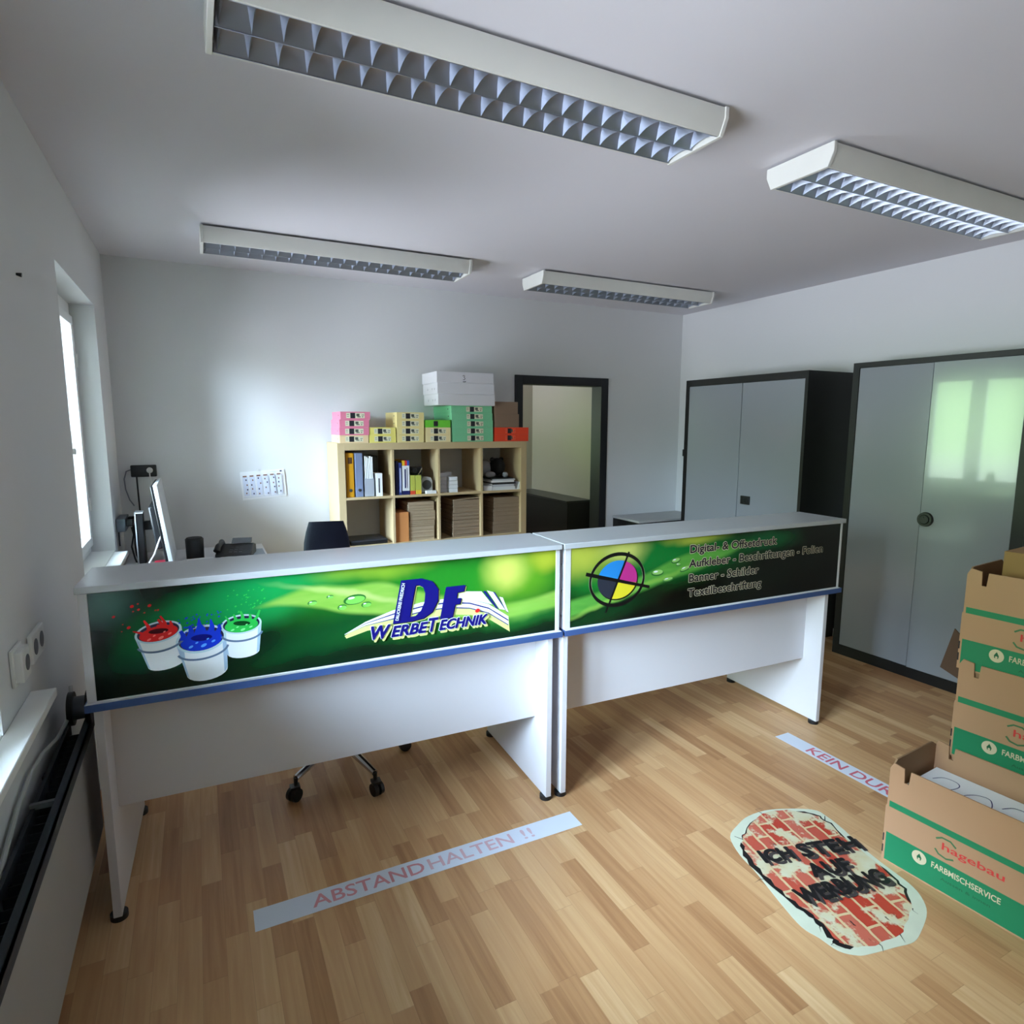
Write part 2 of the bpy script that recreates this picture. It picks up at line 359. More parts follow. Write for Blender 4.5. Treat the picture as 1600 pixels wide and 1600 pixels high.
# ================================================================ ceiling luminaires
ALU = mat('louvre_aluminium', (176, 182, 194), .42, 1.0, var=.06, scale=3)
HOUS = mat('luminaire_white', (222, 222, 216), .5)
TUBE = mat('lamp_tube_white', (235, 236, 236), .4)
def luminaire(x0, y0, label):
    Lx, Wy = 1.545, .30
    t = thing('ceiling_light', label, 'ceiling light', (x0, y0, H), 0, 'twin tube louvre lights on the ceiling')
    hs = MB(); z0, z1, zm = -.092, -.012, -.045
    # tapering sides, closed top, end caps
    for s in (0, 1):
        e = lambda y: y if s == 0 else Wy-y
        hs.prism([(e(0), z1), (e(0), zm), (e(.022), z0), (e(.030), z0), (e(.010), zm), (e(.010), z1)], .004, Lx-.004, 'x')
    hs.box(.004, Lx-.004, .01, Wy-.01, z1-.006, z1)
    for xx in (.3, Lx-.3): hs.box(xx-.03, xx+.03, .1, .2, z1, 0)
    hs.build('housing', HOUS, t)
    for a, b in ((-.008, .008), (Lx-.008, Lx+.008)):
        MB().prism([(-.004, z1+.003), (-.004, zm), (.019, z0-.002), (Wy-.019, z0-.002), (Wy+.004, zm), (Wy+.004, z1+.003)], a, b, 'x').build('end_cap', HOUS, t, bevel=.002)
    # two reflector troughs with cross blades
    lv = MB(); zb = z0+.002; ztop = -.030
    for k in range(2):
        ya = .031+k*.119; yb = ya+.119; n = 8; prof = []
        for i in range(n+1):
            u = i/n; prof.append((ya+.002+(yb-ya-.004)*u, zb+(ztop-zb)*(1-abs(2*u-1)**2.2)))
        v = [(.012, y, z) for y, z in prof]+[(Lx-.012, y, z) for y, z in prof]
        lv.add(v, [(i, i+1, n+2+i, n+1+i) for i in range(n)])
        nb = 20
        for j in range(nb+1):
            x = .02+(Lx-.04)*j/nb; q = .012; P = []
            # V-shaped blade with curved lower edge
            for (dx, zz) in ((-q, ztop-.008), (0, zb), (q, ztop-.008)):
                P.append([(x+dx, ya+.003+(yb-ya-.006)*i/6, zz+(0.010*(1-abs(2*i/6-1)**2) if zz == zb else 0)) for i in range(7)])
            v = P[0]+P[1]+P[2]; f = []
            for i in range(6): f += [(i, i+1, 8+i, 7+i), (7+i, 8+i, 15+i, 14+i)]
            lv.add(v, f)
    lv.box(.01, Lx-.01, .148, .152, zb-.002, zb+.02); lv.box(.01, Lx-.01, .028, .032, zb-.002, zb+.02); lv.box(.01, Lx-.01, Wy-.032, Wy-.028, zb-.002, zb+.02)
    lv.build('louvre', ALU, t)
    for k in range(2):
        y = .0905+k*.119; MB().cone((.03, y, -.036), (Lx-.03, y, -.036), .0045, n=8).build('lamp_tube', TUBE, t)
    return t
lum = luminaire(.562, -3.145, 'long white twin tube louvre light nearest the camera, top left of ceiling')
G = 'twin tube louvre lights on the ceiling'
dup(lum, (2.650, -3.145, H), 0, 'long white louvre ceiling light cut by the right edge above the cabinets', G)
dup(lum, (.562, -.985, H), 0, 'long white louvre ceiling light near the back wall on the window side', G)
dup(lum, (2.655, -.965, H), 0, 'long white louvre ceiling light above the black door frame at the back', G)

# ================================================================ reception counters
LAM = mat('counter_laminate', (216, 214, 218), .45, var=.02, scale=3)
TOPM = mat('counter_top_grey', (190, 192, 197), .30, var=.02, scale=3)
EDGE = mat('blue_edge', (62, 88, 140), .4)
A = R(-1.9392); PX, PY = 2.0, -2.5
def rot_world(x, y, z=0):
    dx, dy = x-PX, y-PY
    return (PX+dx*math.cos(A)-dy*math.sin(A), PY+dx*math.sin(A)+dy*math.cos(A), z)
YG = -2.6842
def counter(ox, label, x_top, x_gr, x_desk, x_leg, post0, post1, pic):
    """all x given in the counters' own row coordinates; local = x - ox, y - YG"""
    t = thing('reception_counter', label, 'counter', rot_world(ox, YG), A, 'reception counters end to end')
    X = lambda v: v-ox
    BOX(X(x_top[0]), X(x_top[1]), -.0171, .2767, 1.0996, 1.1215).build('counter_top', TOPM, t, bevel=.002)
    # riser: two side boards, back rail and front backing board
    zt, zb = 1.0994, .7533
    for a, b in (post0, post1):
        o = BOX(X(a), X(b), 0, .255, zb, zt).build('riser_side', LAM, t, bevel=.0015)
        if a == post0[0] and ox > 1:
            for zz in (.81, .92, 1.03): MB().cone((X(a), .02, zz), (X(a)-.004, .02, zz), .005, n=10).build('screw', CHROME, o)
    BOX(X(post0[1]), X(post1[0]), .012, .024, zb, zt).build('riser_board', LAM, t)
    g = BOX(X(x_gr[0])+.0005, X(x_gr[1])-.0005, .002, .012, .757, 1.0975).build('graphic_panel', pic, t)
    # thin pale strip below the picture
    BOX(X(x_gr[0]), X(x_gr[1]), .001, .012, .7533, .757).build('panel_strip', PLW, t)
    # desk
    BOX(X(x_desk[0])+.003, X(x_desk[1])-.003, -.0145, .75, .7299, .7531).build('desk_top', LAM, t)
    m = MB(); m.box(X(x_desk[0]), X(x_desk[1]), -.0174, -.0145, .7297, .7532); m.box(X(x_desk[0]), X(x_desk[0])+.003, -.0145, .75, .7297, .7532); m.box(X(x_desk[1])-.003, X(x_desk[1]), -.0145, .75, .7297, .7532)
    m.build('edge_band', EDGE, t)
    for a in (x_leg[0], x_leg[1]-.025):
        l = BOX(X(a), X(a)+.025, -.001, .655, .0183, .7297).build('leg_panel', LAM, t, bevel=.0015)
        for y in (.025, .63): MB().cone((X(a)+.0125, y, 0), (X(a)+.0125, y, .0183), .026, n=20).build('foot', BLK, l)
    BOX(X(x_leg[0])+.025, X(x_leg[1])-.025, .107, .125, .3398, .7297).build('modesty_panel', LAM, t, bevel=.001)
    return t, g
def shift(bl, ox): return [(x-ox, z)+tuple(r) for x, z, *r in bl]
OL, OR = .1244, 1.796
pl = picture_mat('printed_leaf_left', (6, 26, 20), shift([
    (.20, 1.06, .07, .07, 0, (66, 120, 104), .8), (.62, 1.03, .30, .085, 12, (20, 176, 92), 1.0), (.42, .97, .20, .07, 25, (12, 140, 72), .7),
    (1.35, 1.0, .60, .13, 0, (40, 148, 40), 1.0), (.34, .85, .12, .05, 0, (10, 70, 50), .5), (.85, .86, .30, .07, 15, (10, 78, 36), .9), (1.45, .85, .45, .06, 0, (36, 130, 50), .9),
    (1.60, 1.0, .14, .10, 0, (110, 178, 40), .9), (1.54, 1.03, .085, .075, 0, (226, 232, 110), 1.0), (1.72, 1.07, .08, .05, 0, (190, 205, 60), 1.0), (1.02, 1.09, .18, .035, 0, (150, 196, 56), .9),
    (1.1, .76, .9, .035, 0, (4, 40, 22), .9)], OL),
    (.5-OL, 1.76-OL, [(x-OL, z) for x, z in ((.50, .960), (.60, .985), (.70, 1.02), (.80, 1.046), (.93, 1.034), (1.04, 1.036), (1.13, 1.005), (1.3, .95), (1.5, .90), (1.76, .925))],
     [(x-OL, z) for x, z in ((.50, 1.03), (.60, .998), (.70, .994), (.83, .968), (.9, .944), (1.04, .918), (1.25, .872), (1.5, .84), (1.65, .85), (1.76, .86))],
     (112, 186, 52), (176, 216, 104), shift([(.95, 1.0, .22, .012, -14, (222, 232, 150), .6), (1.62, .86, .16, .03, 4, (150, 214, 90), .5)], OL), .012, .01))
pr_ = picture_mat('printed_leaf_right', (5, 10, 9), shift([
    (2.3, 1.03, .45, .12, 0, (14, 128, 52), 1.0), (1.95, .97, .18, .10, 0, (30, 140, 50), .9), (2.0, .80, .25, .05, 12, (8, 66, 30), .9), (2.95, 1.05, .18, .05, 0, (14, 112, 60), .8),
    (1.88, 1.06, .14, .09, 0, (196, 206, 78), 1.0), (2.09, 1.07, .11, .06, 0, (222, 228, 120), 1.0), (2.48, 1.095, .16, .03, 0, (196, 210, 80), .95), (2.75, .82, .5, .06, 10, (3, 20, 12), .8)], OR),
    (1.82-OR, 3.0-OR, [(x-OR, z) for x, z in ((1.82, .872), (2.0, .90), (2.2, .945), (2.36, 1.0), (2.45, 1.022), (2.6, 1.03), (2.8, 1.05), (3.0, 1.06))],
     [(x-OR, z) for x, z in ((1.82, .80), (2.0, .835), (2.2, .878), (2.36, .918), (2.5, .94), (2.65, .985), (2.8, 1.04), (3.0, 1.15))],
     (70, 158, 56), (120, 196, 84), shift([(2.1, .87, .35, .012, 15, (160, 214, 90), .7)], OR), .012, .014))
cl, gl = counter(OL, 'left reception counter with paint buckets and blue logo on its green front', (.1258, 1.7772), (.1545, 1.7574), (.1244, 1.7841), (.1438, 1.7466), (.1300, .1545), (1.7574, 1.7765), pl)
cr, gr = counter(OR, 'right reception counter with round four-colour print mark and black lettering', (1.7876, 3.4634), (1.8286, 3.4483), (1.796, 3.4669), (1.7937, 3.3907), (1.800, 1.8286), (3.4483, 3.4625), pr_)

# ---- print on the left counter
def placer(ox): return lambda u, v, k: (u-ox, .0019-.00012*k, v)
INKW = mat('ink_white', (240, 246, 248), .3, var=.01); INKB = mat('ink_blue', (18, 18, 116), .3, var=.02); INKR = mat('ink_red', (226, 40, 40), .3)
SHADE = mat('ink_pale_lime', (216, 226, 140), .3)
def bucket(cx, ztop, rx, ry, tilt, h, taper, paint, dark, light, splash, drops):
    p = Print(placer(OL)); tc, ts = math.cos(R(tilt)), math.sin(R(tilt))
    mats = [INKW, mat('ink_steel_blue', (96, 120, 150), .3), mat('ink_rim', (196, 224, 232), .3), mat('ink_inside', (30, 30, 66), .3), paint, dark, light, mat('ink_pale_shade', (172, 200, 222), .3)]
    P = lambda x, y: (cx+x*tc-y*ts, ztop+x*ts+y*tc)
    body = [P(-rx, 0)]+[P(-rx*(1-(1-taper)*i/4), -h*i/4) for i in range(1, 5)]
    body += [P(rx*taper*math.cos(R(a)), -h+ry*taper*.8*math.sin(R(a))) for a in range(190, 360, 17)]
    body += [P(rx*(1-(1-taper)*i/4), -h*i/4) for i in range(4, 0, -1)]+[P(rx, 0)]
    p.poly(body, 0)
    p.poly([P(rx*.80, -ry*.5), P(rx*.99, 0), P(rx*(taper+.0), -h), P(rx*taper*.80, -h-ry*.35)], 7)
    p.poly([P(-rx*.99, 0), P(-rx*.86, -ry*.5), P(-rx*taper*.90, -h-ry*.22), P(-rx*taper, -h)], 7)
    p.poly([P(x, y) for x, y in ell(0, 0, rx, ry, 0, 32)], 2)
    p.poly([P(x, y) for x, y in ell(0, .0, rx*.90, ry*.84, 0, 32)], 3)
    p.poly([P(x, y) for x, y in ell(0, -ry*.12, rx*.82, ry*.70, 0, 32)], 4)
    p.geo(ribbon([P(x, y) for x, y in ell(0, -h*.30, rx*1.0, h*.30, 0, 24, 188, 352)], .0065), 1)
    # splash crown
    for (a, b, w0, w1) in splash:
        q = [P(a[0]*rx, a[1]*rx), P((a[0]+b[0])/2*rx+.004, (a[1]+b[1])/2*rx), P(b[0]*rx, b[1]*rx)]
        p.geo(ribbon(q, [w0*rx, (w0+w1)*.55*rx, w1*rx]), 4)
    p.poly([P(x, y) for x, y in ell(rx*.02, ry*.10, rx*.42, ry*.24, -8, 18)], 5)
    for x, y, r in ((-.45, -.25, .10), (.05, -.30, .13), (.45, -.20, .09), (.25, -.05, .06), (-.2, -.12, .07)): p.poly([P(u, v) for u, v in ell(x*rx, y*rx, r*rx, r*rx*.5, 20, 10)], 6)
    for x, y, r in drops: p.poly(ell(x, y, r, r*.75, 30, 8), 4)
    p.build('bucket_print', mats, gl)
rnd = random.Random(3)
dr = [(.27+.02*i*rnd.random(), 1.0+.05*rnd.random(), .0018+.003*rnd.random()) for i in range(6)]+[(.268, 1.044, .006), (.315, 1.041, .006), (.218, 1.017, .005), (.255, .978, .006), (.30, 1.02, .003), (.33, 1.024, .003), (.236, .968, .002), (.24, .99, .002)]
bucket(.333, .952, .066, .034, 9, .105, .80, mat('ink_paint_red', (214, 34, 34), .25), mat('ink_dark_red', (70, 6, 20), .25), mat('ink_light_red', (250, 120, 110), .25),
       [((-.55, .0), (-1.0, .33), .16, .05), ((-.35, .05), (-.45, .72), .2, .08), ((.2, .1), (.12, .62), .2, .1), ((.35, .05), (.25, .75), .16, .08), ((-.2, .1), (.1, .35), .2, .1), ((.5, 0), (.6, .4), .2, .08)], dr)
dg_ = [(.53+.12*rnd.random(), .985+.08*rnd.random(), .0015+.002*rnd.random()) for i in range(34)]
bucket(.573, .945, .062, .033, 1, .095, .80, mat('ink_paint_green', (44, 190, 80), .25), mat('ink_dark_green', (8, 70, 30), .25), mat('ink_light_green', (130, 240, 150), .25),
       [((-.6, .0), (-.75, .55), .18, .06), ((-.3, .1), (-.35, .6), .2, .08), ((.05, .1), (.0, .72), .2, .1), ((.35, .1), (.45, .5), .18, .1), ((.55, 0), (.95, .66), .16, .1)], dg_)
db_ = [(.39+.13*rnd.random(), .94+.06*rnd.random(), .0015+.0025*rnd.random()) for i in range(40)]
bucket(.452, .912, .074, .046, 6, .112, .82, mat('ink_paint_blue', (20, 56, 200), .25), mat('ink_deep_blue', (6, 14, 110), .25), mat('ink_light_blue', (90, 170, 245), .25),
       [((-.7, .1), (-.72, .55), .25, .12), ((-.4, .2), (-.35, .70), .28, .1), ((-.1, .25), (.05, .95), .3, .05), ((.1, .2), (.02, .7), .3, .12), ((.4, .15), (.5, .80), .3, .05), ((.65, .1), (.8, .5), .25, .08)], db_)
# water drops on the printed leaf
for x, y, a, b_ in ((.945, .985, .040, .018), (.90, .962, .016, .010), (.985, .962, .018, .010), (.80, .99, .016, .008), (.86, 1.005, .012, .006)):
    p = Print(placer(OL)); p.poly(ell(x, y, a, b_, 6, 20), 0); p.poly(ell(x+.002, y-.002, a*.85, b_*.75, 6, 20), 1); p.poly(ell(x-.3*a, y+.35*b_, a*.3, b_*.22, 6, 12), 2)
    p.build('dew_print', [mat('ink_leaf_dark', (38, 110, 40), .3), mat('ink_leaf_mid', (120, 196, 84), .3), INKW], gl)

# logo: swoosh road, letters D F, word below, narrow upright line
lp = Print(placer(OL))
def band(pts_top, pts_bot, mi): lp.poly(pts_top+pts_bot[::-1], mi)
def arcpts(o, n=14):
    base = [(.905, .862), (.98, .898), (1.08, .928), (1.19, .945), (1.29, .948), (1.38, .935), (1.46, .905), (1.545, .845)]
    return [(x, y+o*min(1, max(.05, (x-.9)/.2))) for x, y in base]
lime = [(x+.008, y-.012) for x, y in arcpts(-.045)]
band([(.905, .856)]+arcpts(-.002)[1:], [(x+.006, y-.014) for x, y in arcpts(-.05)], 3)
band(arcpts(.0), arcpts(-.014), 0); band(arcpts(-.014), arcpts(-.019), 1); band(arcpts(-.019), arcpts(-.034), 0); band(arcpts(-.034), arcpts(-.038), 1)
band([(1.29, .972), (1.36, .968), (1.43, .960)], [(1.29, .945), (1.38, .935), (1.475, .902)], 0)
lp.poly([(1.452, .961), (1.481, .951), (1.535, .872), (1.506, .880)], 0); lp.poly([(1.478, .953), (1.486, .950), (1.545, .855), (1.534, .868)], 1)
lp.poly([(1.436, .960), (1.446, .960), (1.504, .878), (1.490, .886)], 1); lp.poly([(1.505, .93), (1.520, .925), (1.545, .862), (1.535, .868)], 0)
for mi, d in ((3, (.006, -.006)), (4, (.003, -.003)), (1, (0, 0))):
    q = lambda pts: [(x+d[0], y+d[1]) for x, y in pts]
    # D as outer outline with a counter cut (two halves)
    out_l = [(1.112, 1.037), (1.078, .880)]
    Dout = [(1.112, 1.037), (1.190, 1.037), (1.232, 1.022), (1.254, .990), (1.252, .945), (1.230, .905), (1.195, .884), (1.150, .878), (1.078, .878)]
    Din = [(1.166, 1.013), (1.180, 1.013), (1.195, 1.003), (1.203, .980), (1.199, .945), (1.185, .915), (1.165, .898), (1.148, .896), (1.142, .896)]
    lp.poly(q([Dout[0], Dout[1], Din[1], Din[0]]), mi)
    for i in range(1, 7): lp.poly(q([Dout[i], Dout[i+1], Din[i+1], Din[i]]), mi)
    lp.poly(q([Dout[7], Dout[8], Din[8], Din[7]]), mi)
    lp.poly(q([Dout[0], Din[0], Din[8], Dout[8]]), mi)
    lp.poly(q([(1.284, .994), (1.362, .994), (1.356, .970), (1.330, .968), (1.326, .945), (1.345, .945), (1.340, .922), (1.320, .922), (1.308, .872), (1.258, .872)]), mi)
for mi, d, bo in ((3, (.007, -.010), .0035), (0, (0, 0), .0042), (1, (0, 0), .0020)):
    x = .997
    for s_, w, h in (('W', .072, .047), ('ERBE', .142, .038), ('T', .040, .050), ('ECHNIK', .200, .038)):
        lp.bold(fit_text(s_, w-.004, h, .004, .28), mi, (x+d[0]+.002, .831+d[1]), 0, bo); x += w+.0005
lp.geo(fit_text('DRUCKEREI FRIEDRICH', .140, .0125, .02), 0, (1.0985, .889), 78.5)
lp.poly(ell(1.409, .888, .010, .008, 20, 16), 2)
lp.build('logo_print', [INKW, INKB, INKR, SHADE, mat('ink_black', (12, 12, 16), .3)], gl)

# ---- print on the right counter
p = Print(placer(OR)); c0 = (2.062, .940); kx = 1.0
INKK = mat('ink_black', (12, 12, 16), .3); CY = mat('ink_cyan', (40, 140, 220), .3); MG = mat('ink_magenta', (196, 50, 140), .3); YE = mat('ink_yellow', (236, 220, 50), .3); DK = mat('ink_slate', (44, 48, 62), .3)
p.geo(ribbon([(x, y) for x, y in ell(c0[0], c0[1], .138, .113, 0, 48)], .014, True), 5)
ring = []
p.geo(ribbon([(x, y) for x, y in ell(c0[0], c0[1], .138, .113, 0, 48)], [.010+.006*abs(math.sin(i*math.pi/24)) for i in range(48)], True), 0)
def arm(a, b, w): p.geo(ribbon([a, b], [w, w*.8]), 0)
p.poly(ell(c0[0]+.004, c0[1]-.004, .104, .087, 0, 40), 0)
for mi, a0, a1 in ((1, 70, 165), (2, -15, 70), (3, 250, 345), (4, 165, 250)):
    p.poly([c0]+ell(c0[0], c0[1], .102, .085, 0, 14, a0, a1), mi)
arm((2.118, 1.058), (2.004, .799), .010); arm((1.902, .980), (2.232, .890), .016)
p.poly(ell(c0[0], c0[1], .004, .004), 0)
p.build('registration_mark_print', [INKK, CY, MG, YE, DK, mat('ink_grey_green', (150, 176, 130), .3)], gr)
lines = (('Digital- & Offsetdruck', 2.456, 1.0235, .540, .036), ('Aufkleber - Beschriftungen - Folien', 2.452, .9565, .872, .036), ('Banner - Schilder', 2.455, .8880, .430, .036), ('Textilbeschriftung', 2.452, .8190, .455, .036))
for s_, x, z, w, h in lines:
    p = Print(placer(OR)); g_ = fit_text(s_, w, h, .004, 0, .69)
    p.bold(g_, 1, (x, z), 0, .0034); p.bold(g_, 0, (x, z), 0, .0013)
    p.build('lettering_print', [INKK, mat('ink_cream', (226, 214, 186), .3)], gr)
for x, y, a, b_, t in ((2.275, .952, .034, .014, 0), (2.375, .998, .026, .011, 8), (2.335, .915, .030, .009, 5), (2.43, .955, .030, .010, 15), (2.39, .978, .014, .006, 0)):
    p = Print(placer(OR)); p.poly(ell(x, y-.004, a, b_, t, 20), 0); p.poly(ell(x, y, a*.85, b_*.8, t, 20), 1); p.poly(ell(x-.3*a, y+.25*b_, a*.35, b_*.3, t, 12), 2)
    p.build('dew_print', [mat('ink_leaf_dark', (38, 110, 40), .3), mat('ink_leaf_light', (150, 204, 110), .3), INKW], gr)

# ================================================================ black-and-grey cabinets on the right
DOOR = mat('cabinet_door_grey', (142, 146, 154), .16, var=.02, scale=2, coat=.3)
def cabinet(name, label, xf, xb, y_far, y_near, h, zt, zb, ya, ys, yb, handle):
    t = thing(name, label, 'cabinet', (xf, (y_far+y_near)/2, 0), 0); yc = (y_far+y_near)/2
    Y = lambda v: v-yc; d = xb-xf
    m = MB(); m.box(.02, d, Y(y_near), Y(y_near)+.02, .0, h); m.box(.02, d, Y(y_far)-.02, Y(y_far), 0, h); m.box(.02, d, Y(y_near)+.02, Y(y_far)-.02, h-.02, h); m.box(.02, d, Y(y_near)+.02, Y(y_far)-.02, 0, zb); m.box(d-.01, d, Y(y_near)+.02, Y(y_far)-.02, zb, h-.02)
    # front frame
    m.box(0, .02, Y(y_near), Y(yb), 0, h); m.box(0, .02, Y(ya), Y(y_far), 0, h); m.box(0, .02, Y(yb), Y(ya), zt, h); m.box(0, .02, Y(yb), Y(ya), 0, zb)
    m.build('carcass', BLKM, t)
    doors = []
    for a, b in ((ys+.003, ya-.002), (yb+.002, ys-.003)):
        doors.append(BOX(.004, .022, Y(a), Y(b), zb+.002, zt-.002).build('door', DOOR, t, bevel=.002))
    hy, hz, kind = handle
    if kind == 'square': MB().box(-.010, .004, Y(hy)-.043, Y(hy)+.043, hz-.033, hz+.033).box(-.016, -.010, Y(hy)-.030, Y(hy)+.008, hz-.02, hz+.02).build('handle', BLK, doors[1], bevel=.003)
    else: MB().cone((.004, Y(hy), hz), (-.014, Y(hy), hz), .045, .042, 28).cone((-.014, Y(hy), hz), (-.020, Y(hy), hz), .030, .026, 20).cone((-.02, Y(hy)+.005, hz+.012), (-.024, Y(hy)+.005, hz+.012), .006, n=10).build('handle', BLK, doors[1])
    if kind == 'round':
        for o in [doors[1]]+list([c for c in t.children if c.name.startswith('handle')]):
            hg = Vector((.022, Y(yb)+.002, 0)); o.matrix_local = Matrix.Translation(hg) @ Matrix.Rotation(R(1.2), 4, 'Z') @ Matrix.Translation(-hg)
        t.rotation_euler.z = R(1.7)
    return t
cabinet('office_cabinet', 'grey double door cabinet with square black handle behind the right counter', 4.2777, W-.003, -.6115, -1.8222, 1.9795, 1.928, .07, -.648, -1.234, -1.797, (-1.325, 1.02, 'square'))
cabinet('office_cabinet', 'grey double door cabinet with round black handle nearer the camera', 4.452, W-.03, -2.0398, -3.090, 2.0129, 1.980, .068, -2.083, -2.548, -3.03, (-2.585, 1.03, 'round'))
# small black hook and tag on the far cabinet's hidden side
t = thing('key_hook', 'small black hook with orange tag at the far cabinet edge', 'hook', (4.30, -.6115, 1.36))
MB().box(-.02, .02, 0, .02, -.03, .03).build('hook', BLK, t, bevel=.003); BOX(-.012, .012, .002, .008, .11, .19).build('tag', mat('orange_tag', (226, 160, 60), .6), t)
# low cabinet in the back corner
t = thing('low_cabinet', 'low black cabinet with grey top in the back right corner', 'cabinet', (4.36, -.21, 0))
BOX(-.385, .385, -.2, .195, 0, .725).build('body', BLKM, t); BOX(-.39, .39, -.205, .2, .725, .745).build('cabinet_top', mat('grey_top', (176, 176, 176), .4), t, bevel=.002)
BOX(-.30, -.16, -.203, -.2, .64, .70).build('white_label', PAPER, t)
# hall cabinet behind the door opening
t = thing('hall_cabinet', 'long low black cabinet seen through the door opening', 'cabinet', (4.28, 1.75, 0))
BOX(-.15, .165, -.69, .69, 0, .735).build('body', BLKM, t); BOX(-.165, .17, -.70, .70, .735, .755).build('cabinet_top', mat('black_top', (34, 35, 36), .3), t, bevel=.002)

# ================================================================ shelf unit with contents
SX, SY, SZ = 1.3399, -.3998, 1.4707
BEECH = mat('shelf_birch', (196, 173, 134), .5, var=.06, scale=5, stretch=(1, 1, .15))
t = thing('shelf_unit', 'pale birch cube shelf unit loaded with paper reams beside the door', 'shelf', (SX, SY, 0))
D_ = .388
for a, b in ((0, .05), (1.44, 1.49)): BOX(a, b, 0, D_, 0, SZ).build('side_panel', BEECH, t, bevel=.001)
BOX(.05, 1.44, 0, D_, SZ-.05, SZ).build('top_panel', BEECH, t, bevel=.001); BOX(.05, 1.44, 0, D_, 0, .05).build('bottom_panel', BEECH, t)
cell = .335; zs = [.05]; 
row = [SZ-.05-.335, SZ-.05-.335*2-.0167, SZ-.05-.335*3-.0334]        # top face of the shelf boards below each row
for z in row[:3]: BOX(.05, 1.44, .001, D_-.001, z-.0167, z).build('shelf_board', BEECH, t)
for i in range(3):
    x = .05+cell*(i+1)+.0167*i
    for a, b in ((row[0], SZ-.05), (row[1], row[0]-.0167), (row[2], row[1]-.0167), (.05, row[2]-.0167)): BOX(x, x+.0167, .001, D_-.001, a, b).build('divider', BEECH, t)
S0, S1 = row[0], row[1]
YF = -.38
def simple(name, label, cat, x0, x1, y0, y1, z0, z1, m, group=None, bevel=.0015):
    o = BOX(x0-(x0+x1)/2, x1-(x0+x1)/2, y0-(y0+y1)/2, y1-(y0+y1)/2, 0, z1-z0).build(name, m, bevel=bevel, loc=((x0+x1)/2, (y0+y1)/2, z0))
    return tag(o, label, cat, group)

# binders
def binder(label, x0, x1, z1, col, spine_label):
    t = thing('ring_binder', label, 'binder', (x0, YF, S0), 0, 'binders in the first shelf cube'); w = x1-x0; h = z1-S0
    BOX(0, w, .0, .285, 0, h).build('cover', mat('binder_'+label.split()[0], col, .5), t, bevel=.004)
    MB().cone((w/2, .002, .05), (w/2, -.003, .05), .011, n=16).build('finger_ring', CHROME, t)
    if spine_label: BOX(w*.25, w*.78, -.0015, .001, h-.075, h-.03).build('spine_label', mat('label_dark_brown', (96, 62, 34), .5), t)
binder('yellow ring binder with small dark spine label', 1.400, 1.455, 1.400, (222, 158, 28), True)
binder('grey-blue ring binder beside the yellow one', 1.462, 1.518, 1.400, (122, 134, 164), False)
t = thing('magazine_file', 'light grey magazine file full of white booklets', 'file box', (1.528, YF, S0))
MB().prism([(0, 0), (.25, 0), (.25, .28), (.17, .28), (0, .13)], 0, .003, 'x').prism([(0, 0), (.25, 0), (.25, .28), (.17, .28), (0, .13)], .065, .068, 'x').box(.003, .065, 0, .003, 0, .13).box(.003, .065, .247, .25, 0, .28).box(.003, .065, 0, .25, 0, .003).build('file', mat('file_grey', (168, 172, 182), .5), t)
for k in range(5): tag(simple('booklet', 'x', 'booklet', 1.533+.012*k, 1.542+.012*k, YF+.004, YF+.22, S0+.004, S0+.29-.006*(k % 3), PAPER), 'white booklets standing in the light grey magazine file', 'booklet', 'booklets in the magazine file')
simple('black_case', 'dark narrow case behind the white box in the first cube', 'case', 1.612, 1.664, -.22, -.03, S0, 1.37, BLK)
t = thing('narrow_carton', 'narrow white box with dark script print beside the file', 'box', (1.610, YF, S0)); BOX(0, .047, 0, .12, 0, .165).build('carton', PAPER, t, bevel=.001); BOX(.018, .027, -.001, .001, .025, .13).build('print', INK, t)
# second cube
NAVY = mat('navy_cover', (26, 34, 96), .4)
simple('book', 'thin navy book at the left of the second cube', 'book', 1.757, 1.774, YF, YF+.2, S0, 1.335, NAVY, 'books in the second shelf cube')
o = simple('book', 'blue book with pale spine stripe in the second cube', 'book', 1.779, 1.802, YF, YF+.2, S0, 1.322, mat('blue_cover', (52, 66, 140), .4), 'books in the second shelf cube'); BOX(-.005, .006, -.1015, -.0995, .02, .20).build('spine_stripe', mat('pale_blue', (186, 194, 226), .5), o)
t = thing('book', 'thick white book with yellow, red and blue stripes at its top', 'book', (1.807, YF, S0), 0, 'books in the second shelf cube')
MB().box(0, .053, 0, .2, 0, .03, 1).box(0, .053, 0, .2, .03, .215, 0).box(0, .018, 0, .2, .215, .253, 2).box(.018, .036, 0, .2, .215, .253, 3).box(.036, .053, 0, .2, .215, .253, 4).build('cover', [PAPER, NAVY, mat('stripe_yellow', (238, 190, 40), .5), mat('stripe_red', (206, 44, 40), .5), mat('stripe_blue', (50, 80, 170), .5)], t)
MB().box(.016, .026, -.001, .001, .05, .19).box(.034, .038, -.001, .001, .05, .2).build('spine_print', NAVY, t)
LIMEY = mat('olive_pack', (186, 190, 84), .5)
simple('small_pack', 'red flat pack under the left olive box in the second cube', 'box', 1.866, 1.905, YF, YF+.1, S0, S0+.027, mat('pack_red', (214, 74, 46), .5))
simple('small_pack', 'yellow flat pack under the right olive box in the second cube', 'box', 1.909, 1.951, YF, YF+.1, S0, S0+.030, mat('pack_yellow', (232, 190, 56), .5))
simple('small_pack', 'left olive box standing on the red flat pack', 'box', 1.867, 1.904, YF+.002, YF+.1, S0+.0272, 1.228, LIMEY)
simple('small_pack', 'right olive box standing on the yellow flat pack', 'box', 1.908, 1.951, YF+.002, YF+.1, S0+.0302, 1.226, LIMEY)
t = thing('camera_gear', 'dark camera-like gear lying on the olive boxes', 'camera', (1.925, YF+.06, 1.2284))
